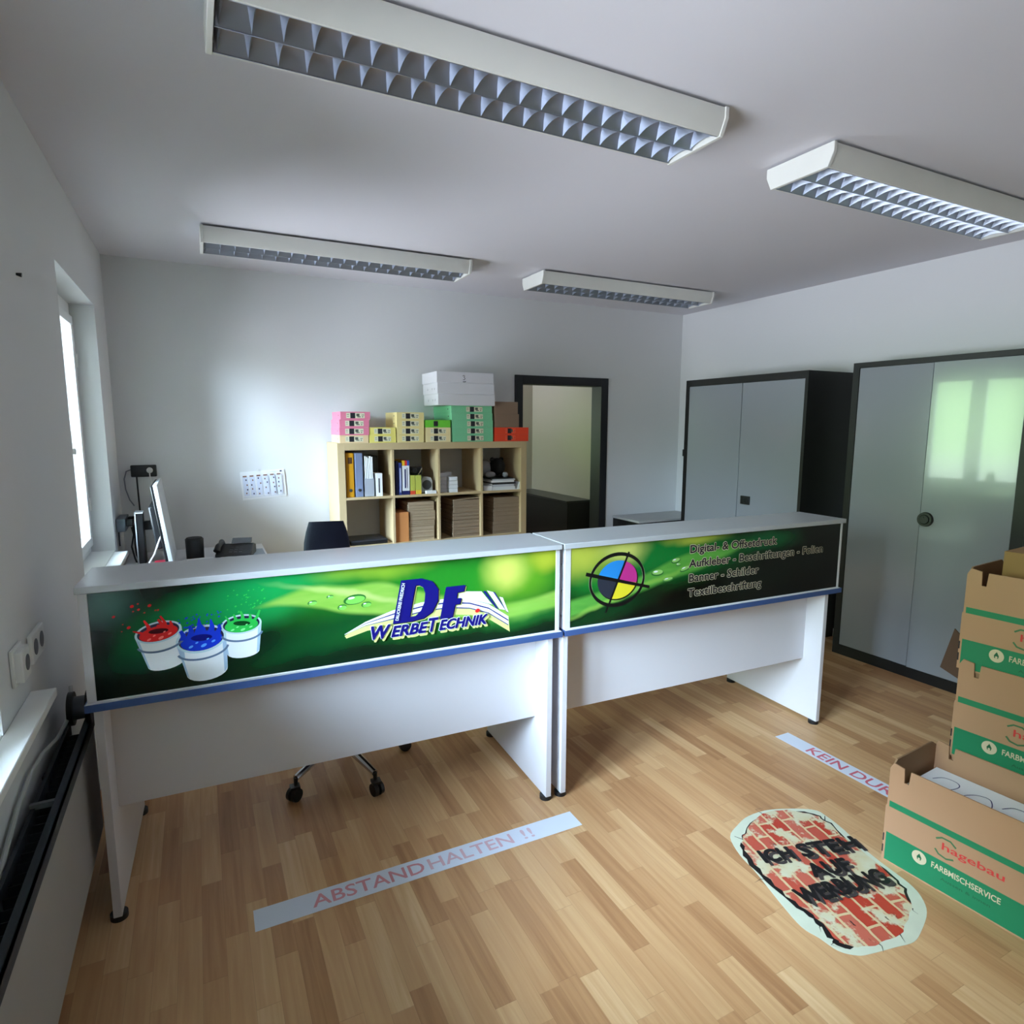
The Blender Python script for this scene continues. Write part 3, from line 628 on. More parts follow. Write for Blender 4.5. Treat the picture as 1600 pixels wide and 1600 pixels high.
MB().box(-.05, .05, -.025, .04, 0, .06).cone((-.02, -.02, .035), (-.02, -.045, .035), .022, n=18).build('camera_body', BLK, t, bevel=.008); MB().cone((.01, -.03, .0), (.035, -.055, .055), .004, n=8).build('strap', CHROME, t)
t = thing('tape_dispenser', 'grey tape dispenser with dark roll in the second cube', 'tape dispenser', (2.0, YF+.03, S0))
MB().prism([(-.043, 0), (.048, 0), (.048, .09), (.035, .12), (-.02, .125), (-.043, .10)], .0, .012, 'y').prism([(-.043, 0), (.048, 0), (.048, .09), (.035, .12), (-.02, .125), (-.043, .10)], .06, .072, 'y').box(-.043, .048, 0, .072, 0, .008).build('frame', mat('dispenser_grey', (170, 172, 172), .35), t)
MB().cone((.004, -.004, .065), (.004, .064, .065), .036, n=24).build('tape_roll', mat('roll_dark', (60, 62, 62), .4), t)
simple('card_box', 'flat white box in front of the tape dispenser', 'box', 1.985, 2.066, YF-.012, YF+.018, S0, S0+.022, PAPER)
# third cube: small white boxes
CARDW = mat('card_box_white', (206, 208, 216), .6)
for k in range(4): tag(simple('card_box', 'x', 'box', 2.178, 2.246, YF+.01, YF+.10, S0+.030*k, S0+.030*k+.0280, PAPER, bevel=.001), ('lowest', 'second', 'third', 'topmost')[k]+' white card box of the right front stack in the third cube', 'box', 'small white boxes in the third cube')
for k in range(5): tag(simple('card_box', 'x', 'box', 2.106, 2.174, YF+.05, YF+.15, S0+.030*k, S0+.030*k+.0280, CARDW, bevel=.001), ('lowest', 'second', 'third', 'fourth', 'topmost')[k]+' grey-white card box of the left stack in the third cube', 'box', 'small white boxes in the third cube')
for k in range(5): tag(simple('card_box', 'x', 'box', 2.178, 2.24, YF+.12, YF+.22, S0+.030*k+.0, S0+.030*k+.0280, CARDW, bevel=.001), 'grey-white card box of the rear stack behind the front white stack', 'box', 'rear card boxes in the third cube')
# fourth cube: papers and soft toy
simple('card_box', 'small white box at the left bottom of the fourth cube', 'box', 2.463, 2.530, YF, YF+.09, S0, S0+.036, PAPER)
t = thing('letter_tray', 'white letter tray with tilted side in the fourth cube', 'tray', (2.53, YF, S0)); MB().box(0, .225, 0, .30, 0, .004).box(0, .004, 0, .3, 0, .05).prism([(.225, 0), (.255, .072), (.262, .072), (.262, 0)], 0, .3, 'y').build('tray', PAPER, t)
for k, (a, b, c_) in enumerate(((.008, .21, .022), (.01, .2, .018), (.006, .215, .016), (.0, .2, .014), (.012, .21, .012), (.0, .19, .008))):
    z = S0+.0042+[0, .0222, .0404, .0566, .0708, .083][k]
    tag(simple('paper_stack', 'x', 'papers', 2.53+a, 2.53+b, YF+.004, YF+.27, z, z+c_, [PAPER, CARDW, BLK, PAPER, CARDW, BLK][k], bevel=.001),
        ['white papers at the bottom of the letter tray', 'grey-white papers second from the bottom of the tray', 'lower dark folder in the tray pile', 'white papers between the two dark folders', 'grey-white papers under the top dark folder', 'dark folder on top of the tray pile'][k], 'papers', 'papers in the fourth cube')
t = thing('soft_toy', 'black and white soft toy lying on the papers in the fourth cube', 'soft toy', (2.59, YF+.13, S0+.0955))
PLB = mat('plush_black', (18, 18, 20), .95, bump=.6, bscale=300); PLG = mat('plush_grey', (150, 150, 154), .95, bump=.6, bscale=300)
MB().ball((-.065, .02, .075), .07, .065, .062).build('plush_body', PLG, t); MB().ball((.04, -.02, .085), .066, .062, .07).ball((.0, -.01, .14), .02).ball((.085, -.0, .14), .02).build('plush_head', PLB, t)
MB().ball((-.04, -.06, .025), .042, .045, .025).build('plush_foot', PLG, t); MB().ball((.085, -.075, .022), .022, .03, .022).build('plush_foot', PLG, t)
# lower row
t = thing('laptop', 'closed black laptop lying in the lower left cube', 'laptop', (1.415, YF, S1)); BOX(0, .27, 0, .24, .004, .022).build('base', BLK, t, bevel=.003); BOX(.0, .27, .0, .24, .0225, .034).build('lid', mat('laptop_lid', (44, 46, 52), .3), t, bevel=.004); 
simple('orange_carton', 'orange-brown upright box in the lower second cube', 'box', 1.748, 1.848, YF, YF+.25, S1, .956, mat('carton_orange', (206, 138, 80), .7))
KRAFT = mat('kraft_sheets', (172, 152, 126), .85, var=.18, scale=3, stretch=(1, 1, 90)); KRD = mat('kraft_dark', (150, 130, 108), .85, var=.15, scale=3, stretch=(1, 1, 90))
def bundle(x0, x1, zs_, where, m):
    for k in range(len(zs_)-1):
        j = .004*((k*7) % 3-1); nm = (['bottom', 'top'] if len(zs_) == 3 else ['bottom', 'second', 'third', 'top'] if len(zs_) == 5 else ['bottom', 'middle', 'top'])[k]
        o = MB(); n = 9; h = zs_[k+1]-zs_[k]-.001
        for i in range(n):
            d = .003*math.sin(i*2.3+k); o.box(x0+j+d, x1+j+d*.6, YF+.012+d, YF+.30, zs_[k]+h*i/n, zs_[k]+h*(i+1)/n-.0006)
        tag(o.build('cardboard_bundle', m), f'{nm} bundle of flat brown cardboard {where}', 'cardboard', 'flat cardboard bundles in the lower cubes')
bundle(1.856, 2.055, [S1, S1+.105, S1+.150, S1+.222, S1+.292], 'behind the orange box', KRAFT)
bundle(2.208, 2.430, [S1, S1+.10, S1+.185, S1+.288], 'in the lower third cube', KRD)
o = BOX(-.11, .115, -.13, .13, 0, .006).build('cardboard_sheet', KRAFT, loc=(2.318, YF+.14, S1+.2915)); o.rotation_euler = (0, R(-3.2), 0); tag(o, 'loose tilted cardboard sheet on the stack in the third lower cube', 'cardboard')
bundle(2.552, 2.784, [S1, S1+.10, S1+.20, S1+.292], 'in the lower right cube', KRD)

# ---- paper reams on top
def ream_mesh(name, w, d, h, m, lab, lx=.5, lw=.62):
    mb = MB(); mb.box(-w/2, w/2, 0, d, 0, h, 0)
    y = -.0006; c = (lx-.5)*w; l0, l1 = c-lw*w/2, c+lw*w/2; z0, z1 = h*.18, h*.84
    q = lambda a, b, e, f, mi, dy: mb.add([(a, dy, e), (b, dy, e), (b, dy, f), (a, dy, f)], [(0, 1, 2, 3)], mi)
    if lab: q(l0, l1, z0, z1, 1, y)
    bx0 = l0+(l1-l0)*.22; q(bx0, bx0+h*.62, h*.16, h*.86, 2, y*1.5)
    if lab:
        for a, b, e, f in ((.03, .15, .62, .68), (.03, .15, .40, .45), (.47, .49, .25, .80), (.55, .72, .42, .75), (.60, .78, .30, .40), (.84, .97, .55, .62), (.86, .92, .30, .42)):
            q(l0+(l1-l0)*a, l0+(l1-l0)*b, h*e, h*f, 3, y*1.5)
    q2 = lambda a, b, e, f: mb.add([(-w/2-.0006, a, e), (-w/2-.0006, a, f), (-w/2-.0006, b, f), (-w/2-.0006, b, e)], [(0, 1, 2, 3)], 3)
    q2(.06, .075, h*.45, h*.62)
    return mb.build(name, m, bevel=0, smooth=False)
RL = mat('ream_label', (226, 222, 196), .5); RI = mat('ream_ink', (84, 88, 80), .5)
CW = {'pink': (226, 128, 156), 'light pink': (232, 172, 190), 'peach': (232, 204, 160), 'yellow': (234, 220, 120), 'cream': (232, 214, 148), 'beige': (236, 218, 164), 'lime': (112, 206, 60), 'green': (126, 204, 156), 'red': (232, 66, 30)}
def reams(col, n, x, w, d, y, z, labels, grp, lab=True, jit=None, rh=.0545, lx=.5, lw=.62):
    m = [mat('ream_'+col, CW[col], .45), RL if lab is True else mat('ream_label_'+col, tuple(min(255, v+22) for v in CW[col]), .5), INK, RI]
    base = ream_mesh('paper_ream', w, d, rh-.0006, m, lab, lx, lw); out = base
    for k in range(n):
        o = base if k == 0 else base.copy()
        if k: COL.objects.link(o)
        dx, dy, rz = (jit[k] if jit else (0, 0, 0)); o.location = (x+dx, y+dy, z+k*rh); o.rotation_euler = (0, 0, R(rz)); tag(o, labels[k], 'paper', grp)
TZ = SZ+.0003; GP = 'coloured paper reams on the shelf unit'
reams('peach', 1, 1.461, .200, .295, -.395, TZ, ['peach paper ream at the bottom of the pink stack'], GP)
reams('pink', 3, 1.463, .206, .295, -.397, TZ+.0545, ['pink paper ream resting on the peach one', 'pink paper ream in the middle of the pink stack', 'topmost pink paper ream, shifted right'], GP, jit=[(0, 0, 0), (.002, 0, 0), (.011, .002, 0)])
reams('yellow', 2, 1.664, .194, .295, -.394, TZ, ['lower of two yellow reams between pink and cream stacks', 'upper of two yellow reams between pink and cream stacks'], GP, jit=[(0, 0, 0), (-.001, .001, 0)])
reams('cream', 4, 1.870, .205, .295, -.393, TZ, [q+' ream of the tall cream stack beside the yellow reams' for q in ('bottom', 'second', 'third', 'top')], GP, jit=[(0, 0, 0), (.001, 0, 0), (.002, 0, 0), (.003, .001, 0)])
reams('beige', 2, 2.085, .198, .295, -.393, TZ, ['bottom beige ream under the bright lime one', 'upper beige ream directly under the bright lime one'], GP)
reams('lime', 1, 2.085, .198, .295, -.391, TZ+.109, ['bright lime green paper ream on two beige ones'], GP, lab=False)
reams('green', 5, 2.366, .337, .390, -.393, TZ, [q+' mint green ream of the tall stack under the white boxes' for q in ('bottom', 'second', 'third', 'fourth', 'top')], GP, jit=[(.001, 0, 0), (0, 0, 0), (0, 0, 0), (-.003, .002, 0), (-.006, .003, 0)], lx=.56, lw=.40)
reams('red', 2, 2.699, .300, .21, -.392, TZ, ['lower bright red paper ream at the shelf end', 'upper bright red paper ream at the shelf end'], GP, lab='same', jit=[(0, 0, 0), (.001, 0, 0)], lx=.46, lw=.3)
BRB = mat('brown_box_dark', (136, 112, 94), .8, bump=.1)
simple('brown_box', 'lower brown box on the red reams beside the door frame', 'box', 2.552, 2.765, -.39, -.20, TZ+.1092, TZ+.1092+.104, BRB, 'brown boxes on the red reams')
simple('brown_box', 'upper brown box on the red reams beside the door frame', 'box', 2.550, 2.755, -.39, -.20, TZ+.2134, TZ+.2134+.094, BRB, 'brown boxes on the red reams')
WB = mat('mailing_box_white', (220, 219, 226), .6); WBE = mat('box_gap_shadow_line', (70, 70, 84), .8)
zb = TZ+.0545*5+.0004
for k in range(3):
    t = thing('white_box', ('bottom', 'middle', 'top')[k]+' flat white box of the three on the mint green reams', 'box', (2.075+.004*(2-k), -.405, zb+.0822*k), R(-.6+.4*k), 'white boxes on the green reams')
    BOX(.002, .460, .002, .328, 0, .0765).build('tray', WB, t); BOX(0, .462, 0, .33, .004, .0820).build('lid', WB, t, bevel=.002)
    if k == 2:
        q = Print(lambda u, v, kk: (u, -.0016-.0003*kk, v)); q.geo(ribbon([(.205, .052), (.215, .058), (.222, .050), (.215, .045), (.225, .035), (.218, .024), (.208, .026)], .004), 0); q.geo(ribbon([(.207, .010), (.228, .010), (.228, .016)], .005), 0); q.build('scribble', [INK], t)
    else:
        q = Print(lambda u, v, kk: (-.0016-.0003*kk, u, v)); 
        for u in (.05, .10, .20): q.geo(ribbon([(u, .045), (u+.012, .030), (u+.02, .045)], .004), 0)
        q.build('scribble', [mat('grey_ink', (120, 120, 130), .6)], t)

# ================================================================ desk behind the counter
t = thing('office_desk', 'white office desk along the back wall under the calendar', 'desk', (.03, -.80, 0))
BOX(0, .82, 0, .78, .717, .742).build('desk_top', mat('desk_top_white', (222, 224, 228), .4), t, bevel=.003)
for x in (.03, .765): BOX(x, x+.025, .05, .70, 0, .717).build('leg_panel', LAM, t)
BOX(.055, .765, .66, .678, .35, .717).build('back_panel', LAM, t)
DZt = .7425
t = thing('monitor', 'black monitor seen edge-on on a tall stand by the window', 'monitor', (.20, -.42, DZt))
SIL = mat('silver_plastic', (206, 210, 214), .35)
tilt = Matrix.Translation((.085, 0, .02)) @ Matrix.Rotation(R(-6.5), 4, 'Y')
MB().box(0, .022, -.27, .27, 0, .49, 0, tilt).build('screen_bezel', SIL, t, bevel=.002); MB().box(-.016, -.0005, -.268, .268, .004, .485, 0, tilt).build('back_cover', BLK, t, bevel=.004)
MB().box(-.055, -.016, -.18, .18, .10, .36, 0, tilt).build('back_housing', BLK, t, bevel=.01)
MB().box(-.085, -.048, -.05, .05, .0, .32).build('stand_column', BLK, t, bevel=.004); MB().box(-.092, -.0855, -.055, .055, .0, .325).box(-.092, -.046, -.055, .055, .321, .327).build('column_trim', SIL, t)
BOX(-.05, .035, -.025, .025, .215, .265).build('stand_arm', BLK, t); BOX(-.11, .09, -.12, .12, 0, .012).build('stand_foot', PLW, t, bevel=.005)
tag(MB().tube([(.27, -.60, .98), (.24, -.63, .92), (.21, -.66, .84), (.17, -.69, .775), (.12, -.70, .747)], .005).build('video_cable', PLW), 'white cable plugged into the back of the monitor', 'cable')
t = thing('speaker', 'black cylinder speaker on the desk beside the monitor', 'speaker', (.42, -.38, DZt)); MB().cone((0, 0, 0), (0, 0, .128), .052, .054, 28).build('body', BLK, t); MB().cone((0, 0, .128), (0, 0, .136), .050, .046, 28).build('cap', mat('soft_black', (34, 35, 40), .7), t)
t = thing('desk_phone', 'black desk phone with handset on the white desk', 'telephone', (.66, -.40, DZt), R(-14))
MB().prism([(-.09, 0), (.09, 0), (.09, .06), (.03, .075), (-.09, .025)], -.11, .11, 'x').build('base', BLK, t, bevel=.006)
MB().prism([(.02, .078), (.06, .078), (.075, .105), (.065, .105)], -.03, .09, 'x').build('display', mat('phone_display', (90, 96, 104), .2), t)
MB().tube([(-.10, -.075, .045), (-.095, -.05, .075), (-.09, 0, .082), (-.095, .05, .085), (-.10, .075, .06)], [.022, .018, .014, .018, .022], 12).build('handset', BLK, t)
kb = MB(); [kb.box(-.03+.03*i, -.012+.03*i, -.07+.028*j, -.052+.028*j, .03+.010*j, .038+.010*j) for i in range(3) for j in range(4)]; kb.build('keypad', mat('key_grey', (80, 82, 88), .5), t)
simple('book', 'dark red book lying on the desk under the monitor', 'book', .20, .30, -.66, -.50, DZt, DZt+.03, mat('red_cover', (176, 40, 62), .5))
t = thing('paper_tray', 'grey flat tray with papers in front of the black speaker', 'tray', (.44, -.56, DZt), R(6)); BOX(-.07, .10, -.08, .08, 0, .016).build('tray', mat('tray_grey', (160, 166, 182), .5), t, bevel=.003); BOX(-.06, .09, -.07, .07, .0162, .02).build('sheet', PAPER, t)
simple('notepad', 'white notepad lying on the desk in front of the phone', 'notepad', .565, .69, -.60, -.48, DZt, DZt+.012, PAPER)
simple('desk_mat', 'grey-blue mat at the right end of the desk', 'mat', .72, .835, -.55, -.25, DZt, DZt+.006, mat('mat_grey', (150, 162, 176), .6))
# sockets, strip and cables in the corner
t = thing('wall_socket', 'black double wall socket with white plug near the window', 'socket', (.146, -.001, 1.291)); BOX(-.075, .075, -.03, 0, -.039, .039).build('housing', BLK, t, bevel=.006)
MB().cone((.035, -.03, .004), (.035, -.036, .004), .019, n=20).cone((.035, -.036, .004), (.035, -.065, .004), .014, .011, 14).build('plug', PLW, t); MB().cone((-.035, -.0305, .004), (-.035, -.032, .004), .018, n=20).build('socket_insert', mat('dark_insert', (12, 12, 14), .3), t)
tag(MB().tube([(.181, -.066, 1.295), (.182, -.06, 1.25), (.195, -.04, 1.15), (.215, -.03, 1.05), (.225, -.03, .90), (.22, -.028, .78)], .004).build('power_cable', PLW), 'white cable hanging from the plug in the black socket', 'cable')
tag(MB().tube([(.102, -.012, 1.253), (.103, -.012, 1.15), (.106, -.012, 1.0), (.105, -.012, .85), (.10, -.015, .76)], .005).build('power_cable', BLK), 'straight black cable hanging below the black wall socket', 'cable')
tag(MB().tube([(.071, -.008, 1.30), (.045, -.008, 1.29), (.030, -.008, 1.24), (.034, -.008, 1.17), (.052, -.008, 1.10), (.075, -.008, 1.06)], .004).build('power_cable', mat('grey_cable', (120, 126, 136), .5)), 'grey cable looping left from the black wall socket', 'cable')
t = thing('power_strip', 'grey power strip block with black plugs in the window corner', 'power strip', (.004, -.30, .985)); BOX(0, .048, -.10, .14, -.038, .04).build('housing', mat('strip_grey', (96, 104, 112), .5), t, bevel=.003)
for y, z in ((-.05, .01), (.03, .0), (.10, .01)): MB().box(.048, .085, y-.02, y+.02, z-.02, z+.02).build('plug', BLK, t, bevel=.004)
for k, (y, e, lb) in enumerate(((-.36, -.42, 'nearest the camera'), (-.27, -.30, 'in the middle'), (-.19, -.18, 'nearest the back wall'))):
    tag(MB().tube([(.080, y, .968), (.088, y, .92), (.075+.01*k, (y+e)/2, .85), (.09, e, .78), (.10, e, .748)], .005).build('plug_cable', BLK), 'black cable hanging from the power strip, '+lb, 'cable', 'black cables below the power strip')
tag(MB().tube([(.014, -.395, .946), (.014, -.40, .90), (.016, -.41, .862)], .004).build('plug_cable', BLK), 'black cable dropping from the strip end to the window sill', 'cable')
# calendar
t = thing('wall_calendar', 'white year planner sheet hanging crooked on the back wall', 'calendar', (.885, -.001, 1.168)); t.rotation_euler = (0, R(-3.2), 0)
BOX(-.148, .148, -.003, -.001, -.100, .098).build('back_sheet', PAPER, t); 
q = Print(lambda u, v, k: (u, -.006-.0002*k, v)); rn = random.Random(5)
q.mb.box(-.146, .15, -.006, -.0032, -.095, .103, 0)
CB = mat('calendar_blue', (176, 192, 220), .7); CG = mat('calendar_column', (214, 220, 236), .7); CD = mat('calendar_dark', (52, 54, 84), .7); CO = mat('calendar_brown', (132, 96, 84), .7)
for i in range(6):
    x = -.132+.0455*i
    q.poly([(x, -.072), (x+.03, -.072), (x+.03, .062), (x, .062)], 1); q.poly([(x, .064), (x+.026, .064), (x+.026, .074), (x, .074)], 4)
    q.geo(ribbon([(x-.003, -.072), (x-.003, .07)], .0015), 2); q.geo(ribbon([(x+.032, -.072), (x+.032, .07)], .0015), 2)
    for k in range(4):
        zz = .045-.034*k-.012*rn.random(); xx = x+.002+.018*rn.random(); q.poly([(xx, zz), (xx+.008, zz), (xx+.008, zz+.011), (xx, zz+.011)], 3 if k % 2 == i % 2 else 4)
q.poly([(.118, .085), (.132, .085), (.132, .095), (.118, .095)], 3); q.geo(ribbon([(.05, .09), (.11, .09)], .002), 2); q.geo(ribbon([(-.14, -.08), (.14, -.08)], .002), 2)
q.build('front_sheet', [PAPER, CG, CB, CD, CO], t); MB().cone((-.03, 0, .106), (-.03, -.012, .106), .008, n=14).build('hook', PLW, t)
# wall details on the left wall
t = thing('double_socket', 'white double wall socket on the left wall beside the counter', 'socket', (.001, -2.575, .952)); BOX(0, .012, -.078, .078, -.042, .042).build('frame', PLW, t, bevel=.003)
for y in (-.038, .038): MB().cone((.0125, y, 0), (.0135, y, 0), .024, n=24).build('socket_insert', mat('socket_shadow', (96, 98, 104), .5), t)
t = thing('surface_socket', 'white box socket above the sill at the left edge', 'socket', (.001, -2.79, .962)); BOX(0, .026, -.040, .040, -.042, .042).build('housing', PLW, t, bevel=.003)
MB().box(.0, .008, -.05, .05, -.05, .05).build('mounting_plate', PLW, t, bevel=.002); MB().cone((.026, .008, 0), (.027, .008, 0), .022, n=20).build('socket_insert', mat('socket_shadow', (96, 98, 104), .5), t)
tag(MB().cone((0, -2.303, 2.064), (.014, -2.303, 2.062), .004, .007, 10).build('wall_nail', BLK), 'small dark nail high on the left wall', 'nail')

# ================================================================ office chair
t = thing('office_chair', 'dark blue office chair with chrome star base behind the left counter', 'office chair', (.985, -1.995, 0))
FAB = mat('chair_fabric', (34, 40, 66), .85, bump=.4, bscale=250)
cast = [(-.222, -.185), (.093, -.297), (.305, .005), (.095, .30), (-.24, .175)]
MB().cone((0, 0, .10), (0, 0, .17), .03, .026, 20).cone((0, 0, .17), (0, 0, .42), .022, .018, 18).build('gas_column', CHROME, t)
for (x, y) in cast:
    d = Vector((x, y, 0)).normalized(); sd = Vector((-d.y, d.x, 0))
    sp = MB().tube([(0, 0, .135), (x*.5, y*.5, .12), (x, y, .098)], [.024, .019, .014], 10).build('spoke', CHROME, t)
    c = MB(); 
    for s in (-1, 1):
        p0 = Vector((x, y, .03))+sd*s*.006+d*.012; c.cone(p0, p0+sd*s*.016, .03, .028, 20)
    c.cone((x, y, .045), (x, y, .10), .009, n=10); c.box(-.02, .02, -.02, .02, 0, .012, 0, Matrix.Translation((x+d.x*.006, y+d.y*.006, .055)))
    c.build('caster', BLK, sp)
def cushion(w0, w1, h, th, curve, n=10):
    """rounded upholstered slab in x (width) / z (height), thickness along y"""
    mb = MB(); rows = []
    for i in range(n+1):
        v = i/n; w = w0+(w1-w0)*v; e = min(1, 4*min(v, 1-v)+.35); w *= (1-.10*(1-min(1, e))**1)
        if v > .85: w *= 1-.9*(v-.85)
        ring = []
        for j in range(16):
            a = 2*math.pi*j/16; c, s_ = math.cos(a), math.sin(a); px = abs(c)**.35*(1 if c > 0 else -1)*w/2; py = abs(s_)**.6*(1 if s_ > 0 else -1)*th/2*(.55+.45*math.sin(math.pi*min(1, max(0, v*.9+.05))))
            ring.append((px, py+curve*math.sin(math.pi*v)+curve*1.2*(2*px/w)**2, v*h))
        rows.append(ring)
    vs = [p for r in rows for p in r]; f = [(i*16+j, i*16+(j+1) % 16, (i+1)*16+(j+1) % 16, (i+1)*16+j) for i in range(n) for j in range(16)]
    f += [tuple(range(16))[::-1], tuple(range(n*16, n*16+16))]
    return mb.add(vs, f)
o = cushion(.27, .205, .50, .07, .012).build('backrest', FAB, t); o.location = (.02, .245, .63); o.rotation_euler = (R(-9), 0, R(-12))
MB().box(-.2, .2, -.21, .19, .43, .50).build('seat', FAB, t, bevel=.03); MB().box(-.10, .10, -.10, .10, .405, .43).tube([(0, .10, .42), (.01, .23, .44), (.015, .27, .55), (.02, .285, .70)], .016).build('mechanism', BLK, t)

# ================================================================ left side: radiator and cable
RAD = mat('radiator_grey', (158, 156, 154), .45); RD = mat('radiator_dark', (40, 46, 54), .6)
t = thing('radiator', 'long panel radiator with dark top grille along the left wall', 'radiator', (.02, -3.35, .20))
BOX(.068, .078, -1.0, .98, 0, .415).build('front_panel', RAD, t, bevel=.004); BOX(.004, .014, -1.0, .98, 0, .40).build('rear_panel', RD, t)
m = MB(); [m.box(.016, .066, y*.04-1.0, y*.04-.998, .03, .38) for y in range(1, 49)]; m.build('fins', RD, t)
MB().box(.079, .083, -1.0, .98, .385, .425).box(.062, .083, -1.0, .98, .415, .425).build('top_rail', RD, t)
for y in (-.62, -.1, .45): BOX(.002, .07, y, y+.012, .395, .410).build('top_bracket', mat('bracket_grey', (120, 124, 126), .5), t)
for y in (-.8, .7): BOX(-.019, .006, y, y+.03, .1, .36).build('wall_bracket', RD, t)
tag(MB().tube([(.04, -2.35, .72), (.05, -2.42, .66), (.03, -2.55, .632), (.012, -2.66, .640), (.012, -2.80, .655), (.012, -2.95, .640), (.012, -3.10, .60), (.012, -3.25, .53)], .006).build('wall_cable', mat('cable_white', (190, 192, 190), .5)), 'white cable running along the left wall above the radiator', 'cable')
t = thing('cable_drum', 'black round cable drum wedged between counter and left wall', 'cable drum', (.066, -2.44, .66)); MB().cone((-.03, .0, 0), (-.015, .0, 0), .055, n=28).cone((.02, 0, 0), (.035, 0, 0), .055, n=28).build('flange', BLK, t); MB().cone((-.015, 0, 0), (.02, 0, 0), .038, n=24).build('drum_core', mat('drum_grey', (84, 90, 98), .5), t)
t.location = (.072, -2.42, .668)

# ================================================================ floor stickers
def flat(z0=.0006, st=.00012): return lambda u, v, k: (u, v, z0+st*k)
VINYL = mat('vinyl_white', (214, 220, 232), .38, var=.02); PINKT = mat('faded_red_print', (212, 160, 168), .4); REDT = mat('red_print', (204, 96, 112), .45)
t = thing('floor_strip', 'white floor strip reading ABSTAND HALTEN in pale red', 'floor sticker', (1.157, -2.821, 0), R(-.7))
BOX(-.613, .613, -.0485, .0485, 0, .0006).build('vinyl', VINYL, t)
for s_, x, w, c_ in (('ABSTAND', -.430, .392, (208, 140, 150)), ('HALTEN', -.018, .338, (210, 172, 182)), ('!!', .366, .044, (208, 180, 190))):  # window glare put into the ink colours, paler word by word
    q = Print(flat()); q.bold(fit_text(s_, w, .056, 0, 0, .69), 0, (x, -.026), 0, .0010); q.build('lettering', [mat('faded_red_'+s_.strip('!').lower()+'x', c_, .4)], t)
t = thing('floor_strip', 'white floor strip with red lettering leading behind the front carton', 'floor sticker', (3.108, -2.722, 0), R(-90))
BOX(0, 1.22, -.048, .048, 0, .0006).build('vinyl', VINYL, t)
q = Print(flat()); q.geo(fit_text('KEIN DURCHGANG', .83, .062, .012, 0, .69), 0, (.165, -.031)); q.build('lettering', [REDT], t)

OUT = [(2.247, -3.201), (2.326, -3.162), (2.417, -3.138), (2.538, -3.15), (2.688, -3.225), (2.703, -3.286), (2.686, -3.378), (2.659, -3.45), (2.637, -3.565), (2.623, -3.667), (2.595, -3.726), (2.541, -3.775), (2.449, -3.811), (2.381, -3.827), (2.312, -3.814), (2.216, -3.794), (2.176, -3.78), (2.139, -3.743), (2.129, -3.684), (2.117, -3.628), (2.139, -3.53), (2.183, -3.382), (2.201, -3.293)]
INN = [(2.28, -3.235), (2.334, -3.201), (2.447, -3.158), (2.568, -3.17), (2.660, -3.240), (2.675, -3.300), (2.655, -3.388), (2.630, -3.5), (2.607, -3.617), (2.568, -3.69), (2.514, -3.740), (2.391, -3.785), (2.313, -3.785), (2.258, -3.780), (2.191, -3.753), (2.164, -3.720), (2.180, -3.664), (2.185, -3.608), (2.175, -3.516), (2.193, -3.402), (2.223, -3.304)]
def smooth_poly(P, n=4):
    out = []; k = len(P)
    for i in range(k):
        p0, p1, p2, p3 = (Vector(P[(i+j-1) % k]) for j in range(4))
        for s in range(n):
            u = s/n; out.append(tuple(.5*((2*p1)+(-p0+p2)*u+(2*p0-5*p1+4*p2-p3)*u*u+(-p0+3*p1-3*p2+p3)*u**3)))
    return out
